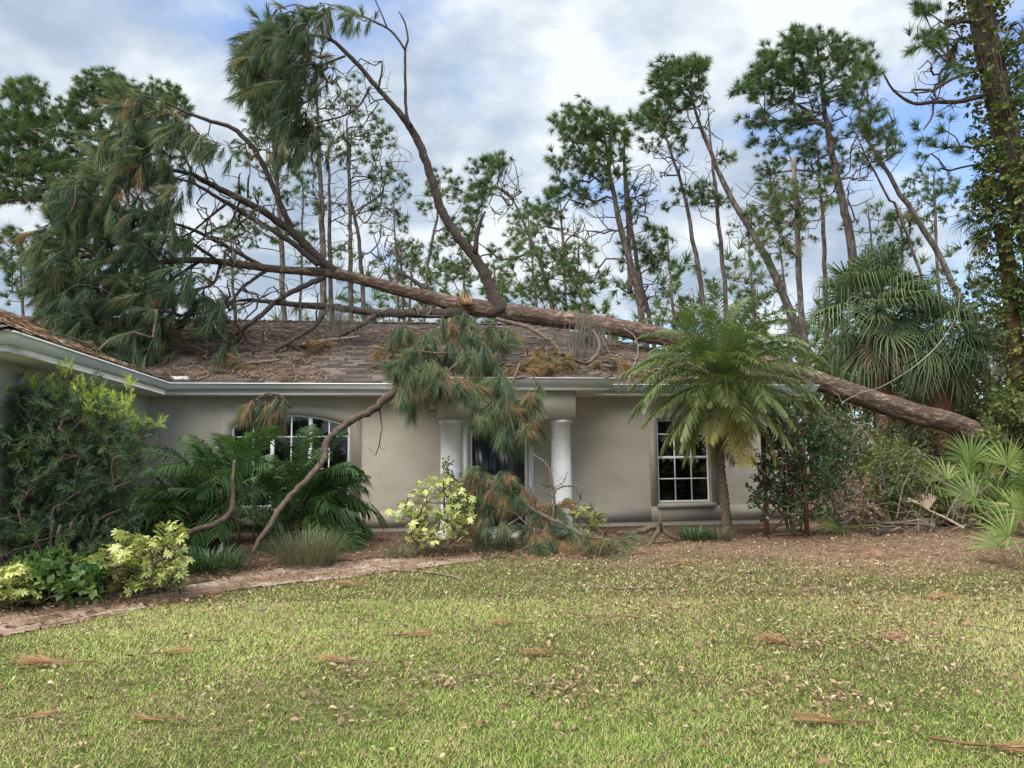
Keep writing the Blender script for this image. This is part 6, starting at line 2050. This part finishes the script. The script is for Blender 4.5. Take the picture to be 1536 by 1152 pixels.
LF = [curl_leaf(s).mesh('fallen_leaf', M['deadleaf']) for s in range(8)]
cnt = 0
while cnt < 230:
    y = 2.9 + 5.5 * R.random() ** 0.8
    x = R.uniform(-1, 1) * (0.68 * y)
    if y > path_lo_y(x) - 0.1 or R.random() > 0.10 + 1.6 * max(0.0, fbm(x, y, 1.0, 91) - 0.38) * 2 * (0.45 + 0.55 * (x > 0)):
        continue
    o = place('fallen_leaf', LF[cnt % 8], (x, y, float(ground_z(x, y)) + R.uniform(0.022, 0.045)), None, (R.normal() * 0.35, R.normal() * 0.35, R.uniform(0, 6.28)), R.uniform(0.4, 0.95))
    tag(o, 'curled dry tan leaf lying on the lawn grass', 'leaf', 'dry leaves scattered on the lawn')
    cnt += 1
mb = MB()
x, y = lawn_points(8000, 4.5, 14.2, 1.0)
lm = litter_mask(x, y)
ok = (R.random(len(x)) < 0.16 + 0.7 * lm * np.clip(fbm(x, y, 1.4, 93) * 2.2 - 0.35, 0.1, 1)) & ~((x < -1) & (y > path_lo_y(x)) & (R.random(len(x)) < 0.6))
x, y = x[ok], y[ok]
n = len(x)
tm = [curl_leaf(30 + s).tmpl() for s in range(4)]
for k in range(4):
    q = np.arange(n) % 4 == k
    rz_ = rotz(R.uniform(0, 6.28, q.sum()))
    mb.inst(tm[k], np.stack([x[q], y[q], ground_z(x[q], y[q]) + R.uniform(0.012, 0.04, q.sum())], -1), align(rand_dirs(q.sum(), 0, 0.25), R.normal(size=q.sum()) * 0.5), R.uniform(0.4, 0.95, q.sum()), R.uniform(-0.4, 0.45, q.sum()))
tag(mb.build('leaf_litter', M['deadleaf']), 'carpet of dry brown leaves along the shaded lawn edge', 'litter', kind='stuff')

# crumbs of bark and leaf everywhere in the turf
mb = MB()
x, y = lawn_points(44000, 2.7, 13.8, 0.8)
lm = litter_mask(x, y)
bedm = (y > path_lo_y(x) - 0.1) & (x < 0.2)
cl_ = np.clip(fbm(x, y, 1.3, 95) * 2.4 - 0.75, 0.0, 1) * (0.5 + 0.5 * fbm(x, y, 0.35, 96))
ok = R.random(len(x)) < np.maximum(np.maximum(0.08 + 0.85 * cl_ * np.interp(x - y * 0.1, [-3, 1], [0.5, 1.3]), 0.75 * lm), 0.5 * bedm)
x, y = x[ok], y[ok]
n = len(x)
tl = leaf_oval(0.06, 0.026, 0.5)
zz_ = ground_z(x, y) + np.where(litter_mask(x, y) > 0.6, R.uniform(0.006, 0.025, n), R.uniform(0.028, 0.055, n))
mb.inst(tl, np.stack([x, y, zz_], -1), align(rand_dirs(n, 0.0, 0.3), R.normal(size=n) * 0.6), R.uniform(0.25, 0.95, n) * np.interp(y, [3, 10], [0.75, 1.0]), R.random(n) ** 1.2)
# drifts where leaves, needles and bark have gathered
dr_v, dr_s = [], []
for px, py, rx, ry, c_ in [(940, 922, 70, 9, 220), (1325, 915, 60, 18, 320), (1190, 968, 60, 14, 260), (860, 1042, 36, 10, 120), (1180, 1035, 60, 12, 160), (1330, 960, 50, 10, 150), (520, 1015, 26, 8, 70), (720, 835, 60, 8, 200), (1000, 850, 90, 14, 420), (1150, 860, 120, 18, 600), (1350, 850, 110, 16, 560), (640, 1035, 60, 10, 90), (1480, 900, 70, 14, 280), (280, 905, 90, 8, 260), (560, 858, 90, 6, 260), (450, 868, 70, 8, 220), (1080, 900, 100, 14, 300), (1250, 1060, 50, 10, 110), (100, 930, 110, 8, 200)]:
    for _ in range(int(c_ * 1.2)):
        q = G(px + R.normal() * rx * 0.9, py + R.normal() * ry * 1.1)
        dr_v.append((q[0], q[1], float(ground_z(q[0], q[1])) + R.uniform(0.025, 0.055)))
dr_v = np.array(dr_v)
nd = len(dr_v)
mb.inst(tl, dr_v, align(rand_dirs(nd, 0.0, 0.35), R.normal(size=nd) * 0.6), R.uniform(0.3, 1.0, nd), R.random(nd))
tag(mb.build('leaf_crumbs', M['deadleaf']), 'crumbs of brown leaf and bark scattered through the turf', 'litter', kind='stuff')

# larger brown needle tufts and twigs on the lawn
FT = [needle_tuft(rad(4), n=40 + 14 * s, twig=0.06 + 0.03 * s, ln=0.20 + 0.02 * s, wd=0.004, cone=0.4 + 0.12 * s, droop=0.10, seed=70 + s) for s in range(6)]
FTM = []
for k, t_ in enumerate(FT):
    V, Q, T, va = t_
    V = V.copy()
    V[:, 2] = np.abs(V[:, 2]) * 0.5 + 0.004
    mb = MB().add(V, Q, T, var=0.45 + va)
    mb.tube([(-0.16, 0.02, 0.012), (-0.05, -0.01, 0.012), (0.08, 0, 0.012)], [0.006, 0.006, 0.004], 5, var=0.0)
    FTM.append(mb.mesh('needle_tuft', M['rust']))
for k, (px, py, a, s_) in enumerate([(245, 1085, 3.0, 1.0), (30, 1080, 0.2, 0.9), (535, 998, 2.9, 1.1), (600, 958, 0.3, 0.9), (240, 985, 0.4, 0.7), (110, 1000, 3.3, 1.0), (735, 895, 0.2, 0.8), (775, 940, 3.0, 1.0), (1475, 1128, -0.3, 1.5), (1320, 965, 0.2, 0.8), (1190, 970, 2.4, 1.0), (1325, 840, 1.4, 1.1), (1260, 868, 2.9, 1.0), (990, 830, 3.1, 1.0), (1010, 848, 0.1, 1.0), (830, 985, 3.0, 0.8), (1390, 900, 0.1, 0.9), (545, 880, 3.0, 0.9), (470, 865, 3.3, 1.1), (330, 895, 3.2, 1.1), (400, 872, 2.9, 1.0), (1270, 1090, 3.0, 0.9), (20, 1000, 0.5, 0.6)]):
    p_ = G(px, py)
    o = place('needle_tuft', FTM[k % 6], (p_[0], p_[1], float(ground_z(p_[0], p_[1])) + 0.02), None, (0, 0, a), s_)
    tag(o, 'rust brown pine needle tuft lying on the lawn', 'needle tuft', 'brown needle tufts fallen on the lawn')
for k in range(44):
    y = 3.0 + 9 * R.random()
    x = R.uniform(-1, 1) * 0.66 * y
    if y > path_lo_y(x) and x < -0.5:
        y = float(path_lo_y(x)) + 0.15
    L_ = R.uniform(0.12, 0.5)
    a = R.uniform(0, 6.28)
    pts = []
    q = np.array([x, y, 0.0])
    for s in range(5):
        q2 = q.copy()
        q2[2] = float(ground_z(q[0], q[1])) + 0.025 + 0.012 * math.sin(s * 1.3 + k)
        pts.append(q2)
        a += R.normal() * 0.25
        q = q + np.array([math.cos(a), math.sin(a), 0]) * L_ / 4
    mb = MB().tube(pts, np.linspace(R.uniform(0.004, 0.009), 0.002, 5), 5)
    if R.random() < 0.6:
        mb.tube([pts[2], pts[2] + np.array([math.cos(a + 0.8), math.sin(a + 0.8), 0.15]) * L_ * 0.3], [0.003, 0.0015], 4)
    tag(mb.build('fallen_twig', M['deadtwig' if k % 3 else 'twig'], origin=pts[0]), 'small broken twig lying on the lawn', 'twig', 'twigs scattered on the lawn')
# long sticks along the path and at the lawn edge
for pts, wpx, lab in [([(555, 850), (600, 858), (650, 862), (690, 870)], 0.012, 'thin brown stick on the path below the fine grass clump'), ([(880, 882), (940, 885), (1000, 884)], 0.008, 'pale straight stick on the lawn before the forked dead branch'), ([(1385, 800), (1400, 792), (1450, 786)], 0.05, 'short dark log on the litter below the palmettos'), ([(1310, 806), (1330, 802), (1352, 803)], 0.06, 'charred looking log end beside the dead brush'),
                          ([(1395, 780), (1400, 795), (1425, 806)], 0.012, 'bent pale stick leaning on the dark log')]:
    w3 = [G(*q) + np.array([0, 0, wpx * 0.8 + 0.012]) for q in pts]
    c_ = catmull(np.array(w3), 0.06)
    tag(MB().tube(c_, wpx, 9, rough=0.08).build('fallen_stick', M['limb' if wpx > 0.03 else 'deadtwig'], origin=c_[0]), lab, 'stick')
